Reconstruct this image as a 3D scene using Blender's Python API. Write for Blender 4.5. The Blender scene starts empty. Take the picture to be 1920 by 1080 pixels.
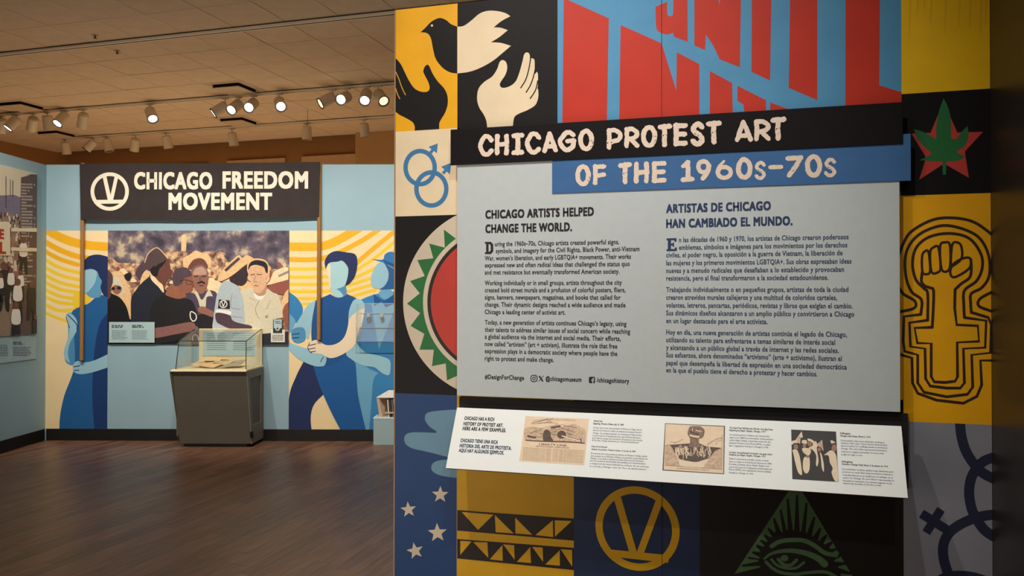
import bpy, bmesh, math, random
from mathutils import Vector, Matrix
from mathutils.geometry import delaunay_2d_cdt
random.seed(7)
PI = math.pi
scene = bpy.context.scene
COL = scene.collection

# ------------------------------------------------------------------ camera, world, exposure
FPX, YAW, PITCH, ROLL, EYE = 1541.5, math.radians(16.637), math.radians(0.5767), math.radians(0.047), 1.6
_f = Vector((-math.sin(YAW), math.cos(YAW), 0)); _r = Vector((math.cos(YAW), math.sin(YAW), 0)); _u = Vector((0, 0, 1))
FW = _f*math.cos(PITCH) + _u*math.sin(PITCH)
u2 = _u*math.cos(PITCH) - _f*math.sin(PITCH)
RT = _r*math.cos(ROLL) + u2*math.sin(ROLL)
UP = u2*math.cos(ROLL) - _r*math.sin(ROLL)
CAM = Vector((0, 0, EYE))
cd = bpy.data.cameras.new('camera'); cam = bpy.data.objects.new('camera', cd); COL.objects.link(cam)
cd.sensor_width = 36; cd.lens = FPX/1920*36; cd.clip_end = 100
cam.matrix_world = Matrix(((RT.x, UP.x, -FW.x, 0), (RT.y, UP.y, -FW.y, 0), (RT.z, UP.z, -FW.z, EYE), (0, 0, 0, 1)))
scene.camera = cam
scene.view_settings.view_transform = 'Standard'
scene.view_settings.look = 'None'
scene.view_settings.gamma = 1
scene.view_settings.use_curve_mapping = False
scene.view_settings.exposure = 0.0
w = bpy.data.worlds.new('world'); scene.world = w; w.use_nodes = True
w.node_tree.nodes['Background'].inputs[0].default_value = (1.0, 0.78, 0.55, 1)
w.node_tree.nodes['Background'].inputs[1].default_value = 0.22

THM = math.radians(16.0)
M_E1 = Vector((math.cos(THM), math.sin(THM), 0)); M_N = Vector((math.sin(THM), -math.cos(THM), 0)); M_O = Vector((-7.58, 7.27, 0))
H_CEIL = 4.416
WARM = (1.0, 0.86, 0.68)
NEUT = (1.0, 0.945, 0.87)

def spot(name, loc, target, power, size=1.2, blend=0.8, radius=0.05, color=NEUT, parent=None):
    l = bpy.data.lights.new(name, 'SPOT'); l.energy = power; l.spot_size = size; l.spot_blend = blend
    l.shadow_soft_size = radius; l.color = color
    o = bpy.data.objects.new(name, l); COL.objects.link(o)
    o.location = loc
    o.rotation_euler = (Vector(target)-Vector(loc)).to_track_quat('-Z', 'Y').to_euler()
    return o
def ML(a, n, z): return M_O + M_E1*a + M_N*n + Vector((0, 0, z))
# track lamps over the near aisle (above the frame) that light the title wall
spot('near_track_light', (-1.55, 1.75, 4.25), (-0.95, 3.49, 1.75), 188, 1.15, 0.9, 0.04)
spot('near_track_light', (-0.35, 1.55, 4.25), (-0.30, 3.49, 1.75), 122, 1.1, 0.9, 0.04)
spot('near_track_light', (0.75, 0.3, 4.25), (-0.7, 3.3, 1.0), 120, 0.8, 0.9, 0.04)
# track lamps (above the frame) that light the far mural
for a_, p_ in ((0.5, 190), (1.7, 230), (2.9, 210), (4.1, 200), (5.3, 150)):
    spot('mural_track_light', ML(a_, 2.9, 4.3), ML(a_, 0, 1.75), p_*1.34, 1.15, 0.9, 0.05, NEUT)
spot('mural_track_light', ML(2.2, -1.3 + 3.4, 4.25), ML(-0.1, 1.0, 1.9), 110, 1.1, 0.9, 0.05, NEUT)
spot('floor_track_light', (-2.4, 5.6, 4.3), (-1.9, 4.2, 0), 60, 0.75, 0.9, 0.05, WARM)
spot('floor_track_light', (-5.2, 5.6, 4.3), (-5.0, 6.6, 0), 45, 1.3, 1.0, 0.05, WARM)
# lamps of the room behind the mural wall, warm
for x_, y_, p_ in ((-11.5, 11.2, 130), (-9.0, 11.2, 150), (-6.5, 11.0, 150), (-4.0, 11.0, 120)):
    spot('back_room_light', (x_, y_, 3.6), (x_+0.3, 12.9, 1.2), p_, 2.2, 1.0, 0.1, WARM)
# up-bounce sources of the open hall
def area(name, loc, target, power, sx, sy, color):
    l = bpy.data.lights.new(name, 'AREA'); l.shape = 'RECTANGLE'; l.size = sx; l.size_y = sy; l.energy = power; l.color = color
    o = bpy.data.objects.new(name, l); COL.objects.link(o); o.location = loc
    o.rotation_euler = (Vector(target)-Vector(loc)).to_track_quat('-Z', 'Y').to_euler()
    return o
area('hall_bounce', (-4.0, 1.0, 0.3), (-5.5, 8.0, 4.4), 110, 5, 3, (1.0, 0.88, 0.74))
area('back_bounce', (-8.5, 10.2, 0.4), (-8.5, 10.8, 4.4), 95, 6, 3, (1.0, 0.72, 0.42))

# ------------------------------------------------------------------ helpers
def lin(c):
    def f(v):
        v /= 255.0
        return v/12.92 if v <= 0.04045 else ((v+0.055)/1.055)**2.4
    return (f(c[0]), f(c[1]), f(c[2]), 1)
MATS = {}
def mat(name, rgb, rough=0.6, var=0.06, scale=14.0, bump=0.0, bscale=220.0, metal=0.0, spec=0.35, stretch=None):
    if name in MATS: return MATS[name]
    m = bpy.data.materials.new(name); m.use_nodes = True; nt = m.node_tree; b = nt.nodes['Principled BSDF']
    b.inputs['Roughness'].default_value = rough; b.inputs['Metallic'].default_value = metal
    b.inputs['Specular IOR Level'].default_value = spec
    tc = nt.nodes.new('ShaderNodeTexCoord'); mp = nt.nodes.new('ShaderNodeMapping'); nt.links.new(tc.outputs['Object'], mp.inputs[0])
    if stretch: mp.inputs['Scale'].default_value = stretch
    c = lin(rgb)
    if var > 0:
        n = nt.nodes.new('ShaderNodeTexNoise'); n.inputs['Scale'].default_value = scale; n.inputs['Detail'].default_value = 5
        nt.links.new(mp.outputs[0], n.inputs['Vector'])
        r = nt.nodes.new('ShaderNodeValToRGB'); nt.links.new(n.outputs[0], r.inputs[0])
        r.color_ramp.elements[0].position = 0.3; r.color_ramp.elements[1].position = 0.7
        r.color_ramp.elements[0].color = tuple(max(0, v*(1-var)) for v in c[:3]) + (1,)
        r.color_ramp.elements[1].color = tuple(min(1, v*(1+var)) for v in c[:3]) + (1,)
        nt.links.new(r.outputs[0], b.inputs['Base Color'])
    else:
        b.inputs['Base Color'].default_value = c
    if bump > 0:
        n2 = nt.nodes.new('ShaderNodeTexNoise'); n2.inputs['Scale'].default_value = bscale; n2.inputs['Detail'].default_value = 2
        nt.links.new(mp.outputs[0], n2.inputs['Vector'])
        bp = nt.nodes.new('ShaderNodeBump'); bp.inputs['Strength'].default_value = bump; bp.inputs['Distance'].default_value = 0.002
        nt.links.new(n2.outputs[0], bp.inputs['Height']); nt.links.new(bp.outputs[0], b.inputs['Normal'])
    MATS[name] = m
    return m
def paintm(name, rgb, **k):
    k.setdefault('rough', 0.55); k.setdefault('var', 0.05); k.setdefault('scale', 9); k.setdefault('bump', 0.25)
    return mat('paint_'+name, rgb, **k)
def emis(name, rgb, s):
    m = bpy.data.materials.new(name); m.use_nodes = True; b = m.node_tree.nodes['Principled BSDF']
    b.inputs['Base Color'].default_value = (0.8, 0.8, 0.8, 1); b.inputs['Emission Color'].default_value = lin(rgb); b.inputs['Emission Strength'].default_value = s
    n = m.node_tree.nodes.new('ShaderNodeTexNoise'); n.inputs['Scale'].default_value = 60
    m.node_tree.links.new(n.outputs[0], b.inputs['Roughness'])
    return m

class MB:
    def __init__(s): s.v = []; s.f = []
    def face(s, pts):
        i = len(s.v); s.v += [Vector(p) for p in pts]; s.f.append(list(range(i, i+len(pts))))
    def mesh(s, vs, fs):
        i = len(s.v); s.v += [Vector(p) for p in vs]; s.f += [[k+i for k in f] for f in fs]
    def box(s, c, h, ax=None):
        ax = ax or (Vector((1, 0, 0)), Vector((0, 1, 0)), Vector((0, 0, 1))); c = Vector(c)
        vs = [c + ax[0]*(h[0]*i) + ax[1]*(h[1]*j) + ax[2]*(h[2]*k) for k in (-1, 1) for j in (-1, 1) for i in (-1, 1)]
        s.mesh(vs, [(0, 2, 3, 1), (4, 5, 7, 6), (0, 1, 5, 4), (2, 6, 7, 3), (0, 4, 6, 2), (1, 3, 7, 5)])
    def hexa(s, b, t):   # bottom 4 ccw, top 4 ccw
        s.mesh(list(b)+list(t), [(3, 2, 1, 0), (4, 5, 6, 7), (0, 1, 5, 4), (1, 2, 6, 5), (2, 3, 7, 6), (3, 0, 4, 7)])
    def cyl(s, p0, p1, r0, r1=None, n=20, cap0=True, cap1=True):
        r1 = r0 if r1 is None else r1
        p0 = Vector(p0); p1 = Vector(p1); d = (p1-p0).normalized(); a = d.orthogonal().normalized(); b = d.cross(a)
        ring = lambda p, r: [p + (a*math.cos(2*PI*k/n) + b*math.sin(2*PI*k/n))*r for k in range(n)]
        s.mesh(ring(p0, r0)+ring(p1, r1), [(k, (k+1) % n, n+(k+1) % n, n+k) for k in range(n)])
        if cap0: s.face(list(reversed(ring(p0, r0))))
        if cap1: s.face(ring(p1, r1))
    def build(s, name, m, parent=None, base=None, label=None, smooth=False, bevel=0, kind=None, recalc=False):
        me = bpy.data.meshes.new(name); o = bpy.data.objects.new(name, me)
        off = Vector((0, 0, 0))
        if parent is not None:
            r = parent
            while r.parent: off = off + r.location; r = r.parent
            off = off + r.location
        elif base is not None: off = Vector(base); o.location = off
        me.from_pydata([v-off for v in s.v], [], s.f)
        if recalc:
            bm = bmesh.new(); bm.from_mesh(me); bmesh.ops.remove_doubles(bm, verts=bm.verts, dist=1e-6)
            bmesh.ops.recalc_face_normals(bm, faces=bm.faces); bm.to_mesh(me); bm.free()
        if m is not None: me.materials.append(m)
        if smooth:
            for p in me.polygons: p.use_smooth = len(p.vertices) == 4
        if bevel:
            md = o.modifiers.new('bevel', 'BEVEL'); md.width = bevel; md.segments = 2; md.limit_method = 'ANGLE'
        COL.objects.link(o)
        if parent is not None: o.parent = parent
        if label: o['label'] = label
        if kind: o['kind'] = kind
        return o
def tag(o, label, cat, group=None):
    o['label'] = label; o['category'] = cat
    if group: o['group'] = group
    return o
def thing(name, loc, label, cat, group=None):
    o = bpy.data.objects.new(name, None); COL.objects.link(o); o.location = loc; o.empty_display_size = 0.1
    return tag(o, label, cat, group)
def structure(o): o['kind'] = 'structure'; return o

class Surf:
    """a real plane in the room: origin, across, up, outward normal; p() finds where a line of sight meets it"""
    def __init__(s, O, e1, e2, n): s.O = Vector(O); s.e1 = Vector(e1).normalized(); s.e2 = Vector(e2).normalized(); s.n = Vector(n).normalized()
    def p(s, x, y):
        d = FW + RT*((x-960)/FPX) - UP*((y-540)/FPX); t = ((s.O-CAM).dot(s.n))/d.dot(s.n); q = CAM + d*t - s.O
        return (q.dot(s.e1), q.dot(s.e2))
    def w(s, a, b, off=0.0): return s.O + s.e1*a + s.e2*b + s.n*off
    def at(s, off): return Surf(s.O + s.n*off, s.e1, s.e2, s.n)
X1, Y1, Z1 = Vector((1, 0, 0)), Vector((0, 1, 0)), Vector((0, 0, 1))
D = 3.49
SW = Surf((0, D, 0), X1, Z1, -Y1)              # title wall
SM = Surf(M_O, M_E1, Z1, M_N)                  # far mural wall
SL = Surf(M_O, -M_N, Z1, M_E1)                 # wall that meets the mural wall at the corner (a runs towards the corner, a<0)
SPANEL = Surf((0, D-0.045, 0), X1, Z1, -Y1)
STITLE = Surf((0, D-0.054, 0), X1, Z1, -Y1)
SSUB = Surf((0, D-0.0495, 0), X1, Z1, -Y1)
_rt = Vector((0, D-0.07, 1.108)); _rb = Vector((0, D-0.207, 0.868))
RE2 = (_rt-_rb).normalized()
SR = Surf(_rb, X1, RE2, Vector((0, -RE2.z, RE2.y)))

def K(x0, y0, s):
    return lambda P: [(x0+q[0]/s, y0+q[1]/s) + tuple(q[2:]) for q in P]
def loc(sf, P): return [sf.p(q[0], q[1]) for q in P]
def smooth(P, n=6):
    """closed Catmull-Rom; a point with a third entry is a corner"""
    out = []; N = len(P); T = [Vector(q[:2]) for q in P]; C = [len(q) > 2 for q in P]
    for i in range(N):
        p1, p2 = T[i], T[(i+1) % N]
        p0 = T[i-1] if not C[i] else p1 + (p1-p2)*0.3
        p3 = T[(i+2) % N] if not C[(i+1) % N] else p2 + (p2-p1)*0.3
        if C[i] and C[(i+1) % N]: out.append(tuple(p1)); continue
        for k in range(n):
            t = k/n
            q = 0.5*((2*p1) + (p2-p0)*t + (2*p0-5*p1+4*p2-p3)*t*t + (3*p1-p0-3*p2+p3)*t*t*t)
            out.append((q.x, q.y))
    return out
def opensmooth(P, n=5):
    T = [Vector(q[:2]) for q in P]; out = []
    for i in range(len(T)-1):
        p1, p2 = T[i], T[i+1]; p0 = T[i-1] if i else p1*2-p2; p3 = T[i+2] if i+2 < len(T) else p2*2-p1
        for k in range(n):
            t = k/n; q = 0.5*((2*p1) + (p2-p0)*t + (2*p0-5*p1+4*p2-p3)*t*t + (3*p1-p0-3*p2+p3)*t*t*t); out.append(q)
    out.append(T[-1]); return out
def stroke(P, wd, sm=True, closed=False, caps=True, jit=0.0, taper=None, n=5):
    """a painted line as a strip of quads"""
    if closed:
        T = [Vector(q) for q in (smooth(P, n) if sm else [q[:2] for q in P])]; T = T + [T[0]]
    else: T = opensmooth(P, n) if sm and len(P) > 2 else [Vector(q[:2]) for q in P]
    if jit and not closed:
        T2 = []
        for i in range(len(T)-1):
            m_ = max(1, int((T[i+1]-T[i]).length/(wd*0.22)))
            T2 += [T[i].lerp(T[i+1], k/m_) for k in range(m_)]
        T = T2 + [T[-1]]
    m = len(T); L = []; R = []
    for i in range(m):
        if closed: a = T[i-1] if i else T[m-2]; b = T[i+1] if i < m-1 else T[1]
        else: a = T[max(0, i-1)]; b = T[min(m-1, i+1)]
        d = (b-a)
        if d.length < 1e-9: d = Vector((1, 0))
        d.normalize(); nn = Vector((-d.y, d.x))
        h = wd/2
        if taper: h = (taper[0]+(taper[1]-taper[0])*(i/(m-1)))/2
        L.append(T[i] + nn*h*(1+random.uniform(-jit, jit))); R.append(T[i] - nn*h*(1+random.uniform(-jit, jit)))
    if closed: L[-1] = L[0]; R[-1] = R[0]
    out = [[tuple(L[i]), tuple(R[i]), tuple(R[i+1]), tuple(L[i+1])] for i in range(m-1)]
    if caps and not closed:
        for c, a, b in ((T[0], L[0], T[1]), (T[-1], R[-1], T[-2])):
            r = (a-c).length; dr = (c-b).normalized() if (c-b).length else Vector((1, 0)); base = math.atan2(dr.y, dr.x)
            out.append([tuple(c + Vector((math.cos(base+t), math.sin(base+t)))*r*(1+random.uniform(-jit, jit))) for t in [(-PI/2 + PI*k/6) for k in range(7)]])
    return out
def ell(cx, cy, rx, ry=None, n=40, a0=0, a1=2*PI):
    ry = ry or rx
    return [(cx+rx*math.cos(a0+(a1-a0)*k/n), cy+ry*math.sin(a0+(a1-a0)*k/n)) for k in range(n if abs(a1-a0-2*PI) < 1e-6 else n+1)]
def clip(P, box):
    a0, b0, a1, b1 = box
    for ax, lim, sg in ((0, a0, 1), (0, a1, -1), (1, b0, 1), (1, b1, -1)):
        out = []
        for i in range(len(P)):
            c, d = P[i-1], P[i]; ic = (c[ax]-lim)*sg >= 0; idd = (d[ax]-lim)*sg >= 0
            if ic != idd:
                t = (lim-c[ax])/(d[ax]-c[ax]); out.append((c[0]+(d[0]-c[0])*t, c[1]+(d[1]-c[1])*t))
            if idd: out.append(d)
        P = out
        if len(P) < 3: return []
    return P
def area2(P): return sum(P[i-1][0]*P[i][1]-P[i][0]*P[i-1][1] for i in range(len(P)))
STUFFY = {'scuff', 'crowd', 'crowd_heads', 'crowd_hats', 'crowd_figures', 'hatching', 'small_print', 'tower_windows', 'brush_streak'}
def inside(x, y, P):
    c = False; n = len(P); j = n-1
    for i in range(n):
        xi, yi = P[i]; xj, yj = P[j]
        if (yi > y) != (yj > y) and x < (xj-xi)*(y-yi)/(yj-yi)+xi: c = not c
        j = i
    return c
def union(vs, fs, eps=1e-6):
    """merge overlapping flat shapes into one layer of triangles without double cover"""
    ed = []; cnt = {}
    for f in fs:
        for k in range(len(f)):
            e = (min(f[k-1], f[k]), max(f[k-1], f[k])); cnt[e] = cnt.get(e, 0)+1
    for (a, b), c in cnt.items():
            if c == 1 and a != b and (abs(vs[a][0]-vs[b][0]) > eps or abs(vs[a][1]-vs[b][1]) > eps): ed.append((a, b))
    us = sorted({k for e in ed for k in e}); mp = {k: i for i, k in enumerate(us)}
    V, _, F, _, _, _ = delaunay_2d_cdt([Vector(vs[k]) for k in us], [(mp[a], mp[b]) for a, b in ed], [], 0, eps)
    V = [tuple(v) for v in V]; PP = []
    for f in fs:
        P = [vs[k] for k in f]; xs = [p[0] for p in P]; ys = [p[1] for p in P]; PP.append((min(xs), max(xs), min(ys), max(ys), P))
    out = []
    for f in F:
        a, b, c = V[f[0]], V[f[1]], V[f[2]]
        x = (a[0]+b[0]+c[0])/3; y = (a[1]+b[1]+c[1])/3
        if abs((b[0]-a[0])*(c[1]-a[1])-(b[1]-a[1])*(c[0]-a[0])) < eps*eps: continue
        for q in PP:
            if q[0] <= x <= q[1] and q[2] <= y <= q[3] and inside(x, y, q[4]): out.append(list(f)); break
    return V, out
_cl = {}
def union_text(vs, fs, bold=0.0, eps=1e-5):
    """the same for a line of type: letter by letter, each letter shape worked out once"""
    F = sorted(((min(vs[k][0] for k in f), max(vs[k][0] for k in f), f) for f in fs), key=lambda t: t[0])
    groups = []; hi = -1e9
    for a, b, f in F:
        if a > hi-1e-6: groups.append([]); 
        groups[-1].append(f); hi = max(hi, b)
    V = []; O = []
    for g in groups:
        ids = sorted({k for f in g for k in f}); x0 = min(vs[k][0] for k in ids); mp = {k: i for i, k in enumerate(ids)}
        lv = [(vs[k][0]-x0, vs[k][1]) for k in ids]; key = (bold, len(ids), len(g), round(sum(v[0] for v in lv), 3), round(sum(v[1] for v in lv), 3))
        if key not in _cl:
            lf = [[mp[k] for k in f] for f in g]
            if bold > 0:
                n0 = len(lv); cv = []; cf = []
                for q in range(5):
                    dx, dy = ((-1, -.8), (1, -.79), (1.01, .8), (-1.01, .81), (0.003, 0.004))[q]; dx *= bold; dy *= bold
                    cv += [(v[0]+dx, v[1]+dy) for v in lv]; cf += [[k+q*n0 for k in f] for f in lf]
                lv, lf = cv, cf
            _cl[key] = union(lv, lf, 5e-5 if bold else eps)
        gv, gf = _cl[key]; i = len(V); V += [(v[0]+x0, v[1]) for v in gv]; O += [[k+i for k in f] for f in gf]
    return V, O
def paint(name, sf, polys, m, parent, off, box=None, local=False, label=None, kind=None):
    """flat paint or print on a surface; polys in photograph pixels unless local"""
    mb = MB(); VV = []; FF = []
    for P in polys:
        Q = [tuple(q[:2]) for q in P] if local else loc(sf, P)
        if box: Q = clip(Q, box)
        if len(Q) < 3 or abs(area2(Q)) < 1e-9: continue
        if area2(Q) < 0: Q = Q[::-1]
        i = len(VV); VV += Q; FF.append(list(range(i, i+len(Q))))
    if FF:
        v2, f2_ = union(VV, FF, 2e-6); mb.mesh([sf.w(a, b, off) for a, b in v2], f2_)
    if not mb.f: return None
    if name in STUFFY: kind = 'stuff'
    o = mb.build(name, m, parent, label=label, kind=kind)
    # orient to the viewer
    if o.data.polygons[0].normal.dot(sf.n) < 0: o.data.flip_normals()
    return o

# text
_tc = {}
def glyphs(s, bold=0.0, res=2, font=True):
    k = (s, bold, res)
    if k in _tc: return _tc[k]
    c = bpy.data.curves.new('t', 'FONT'); c.body = s; c.resolution_u = res; c.space_character = 1+bold*2.2; c.size = 1; c.fill_mode = 'FRONT'
    o = bpy.data.objects.new('t', c); COL.objects.link(o)
    me = bpy.data.meshes.new_from_object(o.evaluated_get(bpy.context.evaluated_depsgraph_get()))
    vs = [(v.co.x, v.co.y) for v in me.vertices]; fs = [list(p.vertices) for p in me.polygons]
    bpy.data.objects.remove(o); bpy.data.curves.remove(c); bpy.data.meshes.remove(me)
    vs, fs = union_text(vs, fs, bold); _tc[k] = (vs, fs); return vs, fs
_h = glyphs('H', 0, 2); CAPH = max(v[1] for v in _h[0]) - min(v[1] for v in _h[0])
def text(mb, sf, s, x0, y0, x1, cap, off, bold=0.0, res=2, y1=None, flipdir=None):
    """one printed line: starts at pixel x0,y0 on its baseline and ends at x1; cap = cap height in pixels there"""
    vs, fs = glyphs(s, bold, res)
    a0, b0 = sf.p(x0, y0); a1, b1 = sf.p(x1, y0 if y1 is None else y1); at_, bt = sf.p(x0, y0-cap)
    sy = (bt-b0)/CAPH; mn = min(v[0] for v in vs); mx = max(v[0] for v in vs); sx = (a1-a0)/(mx-mn)
    mb.mesh([sf.w(a0+(v[0]-mn)*sx, b0+v[1]*sy, off) for v in vs], fs)
def textobj(name, sf, lines, m, parent, off, label=None):
    if name == 'heading_lettering' and len(lines) > 1:
        for L in lines: textobj(name, sf, [L], m, parent, off, label)
        return
    mb = MB()
    for L in lines: text(mb, sf, *L[:5], off, *(L[5:]))
    o = mb.build(name, m, parent, label=label)
    if o.data.polygons[0].normal.dot(sf.n) < 0: o.data.flip_normals()
    return o
def rough_lines(sf, rows, h=2.0):
    """tiny print too small to read: rows of word-length dashes; rows = (x0,y0,x1,y1)"""
    out = []
    for x0, y0, x1, y1 in rows:
        x = x0
        while x < x1:
            wd = random.uniform(3, 11)*h/2.0; xe = min(x1, x+wd); t0 = (x-x0)/(x1-x0); t1 = (xe-x0)/(x1-x0)
            ya = y0+(y1-y0)*t0; yb = y0+(y1-y0)*t1
            out.append([(x, ya-h), (xe, yb-h), (xe, yb), (x, ya)]); x = xe + h*0.7
    return out

# ------------------------------------------------------------------ room shell
m_floor = mat('dark_wood_strips', (118, 84, 64), rough=0.38, var=0.35, scale=3.0, bump=0.15, bscale=30, spec=0.5, stretch=(14, 1.2, 1))
m_floor_sub = mat('floor_gap_dark', (30, 22, 18), rough=0.8)
m_tile = mat('ceiling_tile_fissured', (212, 190, 164), rough=0.9, var=0.06, scale=5, bump=0.6, bscale=120)
m_grid = mat('ceiling_grid_groove', (120, 95, 70), rough=0.9)
m_brown = mat('ochre_brown_wall', (156, 112, 66), rough=0.8, var=0.05, scale=3, bump=0.2)
m_beige = mat('beige_plaster', (190, 150, 105), rough=0.85, var=0.04, scale=3, bump=0.2)
m_sky = mat('pale_blue_wall_paint', (148, 178, 188), rough=0.55, var=0.03, scale=2.5, bump=0.25)
m_black = mat('black_rubber_base', (22, 20, 20), rough=0.5, var=0.1)
m_wallbody = mat('partition_back_grey', (120, 118, 114), rough=0.7)

mb = MB(); mb.box((-4.3, 4.5, -0.06), (9.6, 8.9, 0.05)); floor = structure(mb.build('floor', m_floor_sub))
floor['label'] = 'dark brown wood strip floor of the exhibition hall'
# wood strips: joined, real gaps and slightly uneven heights
def strip_material():
    m = m_floor; nt = m.node_tree
    b = nt.nodes['Principled BSDF']
    geo = nt.nodes.new('ShaderNodeNewGeometry'); hs = nt.nodes.new('ShaderNodeHueSaturation')
    src = b.inputs['Base Color'].links[0].from_socket
    mr = nt.nodes.new('ShaderNodeMapRange'); mr.inputs[3].default_value = 0.72; mr.inputs[4].default_value = 1.28
    nt.links.new(geo.outputs['Random Per Island'], mr.inputs[0]); nt.links.new(mr.outputs[0], hs.inputs['Value'])
    nt.links.new(src, hs.inputs['Color']); nt.links.new(hs.outputs[0], b.inputs['Base Color'])
strip_material()
mb = MB(); wp = 0.0826
x = -13.2
while x < 5.2:
    y = -4.3 + random.uniform(-0.9, 0)
    while y < 13.1:
        L = random.uniform(0.7, 1.6); z = random.uniform(-0.0008, 0)
        mb.mesh([(x+0.0006, y+0.0006, z), (x+wp-0.0006, y+0.0006, z), (x+wp-0.0006, y+L-0.0006, z), (x+0.0006, y+L-0.0006, z),
                 (x, y, -0.012), (x+wp, y, -0.012), (x+wp, y+L, -0.012), (x, y+L, -0.012)],
                [(0, 1, 2, 3), (0, 4, 5, 1), (2, 6, 7, 3), (1, 5, 6, 2), (3, 7, 4, 0)])
        y += L
    x += wp
mb.build('plank', m_floor, floor, kind='stuff')

mb = MB(); mb.box((-4.3, 4.5, H_CEIL+0.07), (9.6, 8.9, 0.05)); ceil = structure(mb.build('ceiling', m_grid))
ceil['label'] = 'suspended ceiling of square tiles, warm beige'
GX, GY, GS = -5.856, 6.80, 0.61
def inview(x, y, z, m=60):
    d = Vector((x, y, z))-CAM; dz = d.dot(FW)
    if dz <= 0.2: return False
    px = 960+FPX*d.dot(RT)/dz; py = 540-FPX*d.dot(UP)/dz
    return -m < px < 760+m and -m < py < 330
tm = bpy.data.meshes.new('tile')
_mb = MB(); hh = GS/2-0.004
_mb.mesh([(-hh, -hh, 0), (hh, -hh, 0), (hh, hh, 0), (-hh, hh, 0), (-hh-.003, -hh-.003, 0.02), (hh+.003, -hh-.003, 0.02), (hh+.003, hh+.003, 0.02), (-hh-.003, hh+.003, 0.02)],
         [(3, 2, 1, 0), (0, 1, 5, 4), (1, 2, 6, 5), (2, 3, 7, 6), (3, 0, 4, 7)])
tm.from_pydata([tuple(v) for v in _mb.v], [], _mb.f); tm.materials.append(m_tile)
rest = MB(); ntile = 0
ii = range(-12, 18); jj = range(-18, 10)
VENTS = [(-6.77, 9.545), (-10.43, 9.545), (-11.65, 11.375), (-7.99, 11.375)]
for i in ii:
    for j in jj:
        cx = GX+GS*(i+0.5); cy = GY+GS*(j+0.5)
        if cx < -13.1 or cx > 4.9 or cy < -3.9 or cy > 13.1: continue
        if any(abs(cx-vx) < 0.2 and abs(cy-vy) < 0.2 for vx, vy in VENTS): continue
        zz = H_CEIL + random.uniform(0, 0.003)
        vis = any(inview(cx+sx*0.3, cy+sy*0.3, H_CEIL) for sx in (-1, 1) for sy in (-1, 1))
        if vis and ntile < 298:
            o = bpy.data.objects.new('ceiling_tile', tm); COL.objects.link(o); o.parent = ceil
            o.location = (cx, cy, zz); o.rotation_euler = (random.uniform(-.003, .003), random.uniform(-.003, .003), 0); ntile += 1
        else:
            rest.mesh([Vector(v)+Vector((cx, cy, zz)) for v in _mb.v], _mb.f)
rest.build('tile', m_tile, ceil, kind='stuff')
print('tiles', ntile)

def slabwall(name, sf, a0, a1, z0, z1, th, m, label):
    mb = MB(); mb.box(sf.w((a0+a1)/2, (z0+z1)/2, -th/2), ((a1-a0)/2, (z1-z0)/2, th/2), (sf.e1, sf.e2, sf.n))
    o = structure(mb.build(name, m, base=sf.w((a0+a1)/2, z0, -th/2))); o['label'] = label; return o
SB = Surf((0, 13.12, 0), X1, Z1, -Y1)
SX = Surf((-13.17, 0, 0), Y1, Z1, X1)
slabwall('wall_back', SB, -13.3, 5.2, 0, H_CEIL+.02, 0.12, m_brown, 'ochre brown wall of the room behind the blue mural wall')
slabwall('wall_left', SX, -4, 13.2, 0, H_CEIL+.02, 0.12, m_brown, 'ochre brown side wall meeting the ceiling beyond the blue wall')
o = slabwall('wall_far', SM, -0.0, 8.3, 0, 3.06, 0.14, m_sky, 'pale blue partition painted with blue marchers and yellow arcs'); wall_far = o
wall_side = slabwall('wall_side', SL, -6.2, 0.14, 0, 3.055, 0.14, m_sky, 'pale blue partition holding the street march photograph')
wall_center = slabwall('wall_center', SW, -1.6072, 0.8438, 0, 2.928, 0.16, m_wallbody, 'freestanding painted partition behind the title and text boards')
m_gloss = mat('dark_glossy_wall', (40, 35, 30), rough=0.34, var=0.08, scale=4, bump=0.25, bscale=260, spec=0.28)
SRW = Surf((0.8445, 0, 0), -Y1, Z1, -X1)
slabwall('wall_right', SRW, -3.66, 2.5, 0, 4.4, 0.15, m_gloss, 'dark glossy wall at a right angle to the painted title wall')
# column at the back wall
mb = MB(); mb.box((-5.0, 12.95, H_CEIL/2), (1.64, 0.17, H_CEIL/2))
o = structure(mb.build('wall_pier', m_beige, base=(-5.0, 12.95, 0))); o['label'] = 'beige pier standing in front of the ochre back wall'
# baseboards
for nm, sf, a0, a1 in (('baseboard_far', SM, 0.02, 8.3), ('baseboard_side', SL, -6.2, -0.02)):
    mb = MB(); mb.box(sf.w((a0+a1)/2, 0.064, 0.006), ((a1-a0)/2, 0.064, 0.006), (sf.e1, sf.e2, sf.n))
    o = structure(mb.build(nm, m_black, base=sf.w((a0+a1)/2, 0, 0), bevel=0.003)); o['label'] = 'black rubber baseboard along the pale blue partition'
mb = MB(); mb.box(SW.w(-0.38, 0.06, 0.006), (1.22, 0.06, 0.006), (X1, Z1, -Y1)); structure(mb.build('baseboard_center', m_black, base=SW.w(-0.38, 0, 0)))

# pale boards high on the back wall
m_pale = mat('pale_board', (205, 170, 130), rough=0.7)
for x0, x1_, zt, lb in ((-11.2, -9.85, 4.08, 'pale blank board high on the ochre wall, mostly behind the black banner'), (-9.44, -8.21, 4.11, 'pale blank board high on the ochre wall, its top showing above the banner'),
                        (-7.87, -6.66, 4.115, 'pale blank board high on the ochre wall, next to the beige pier')):
    mb = MB(); mb.box(((x0+x1_)/2, 13.12-0.02, zt-0.45), ((x1_-x0)/2, 0.02, 0.45))
    tag(mb.build('wall_board', m_pale, base=((x0+x1_)/2, 13.1, zt-0.9), bevel=0.004), lb, 'board')

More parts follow.
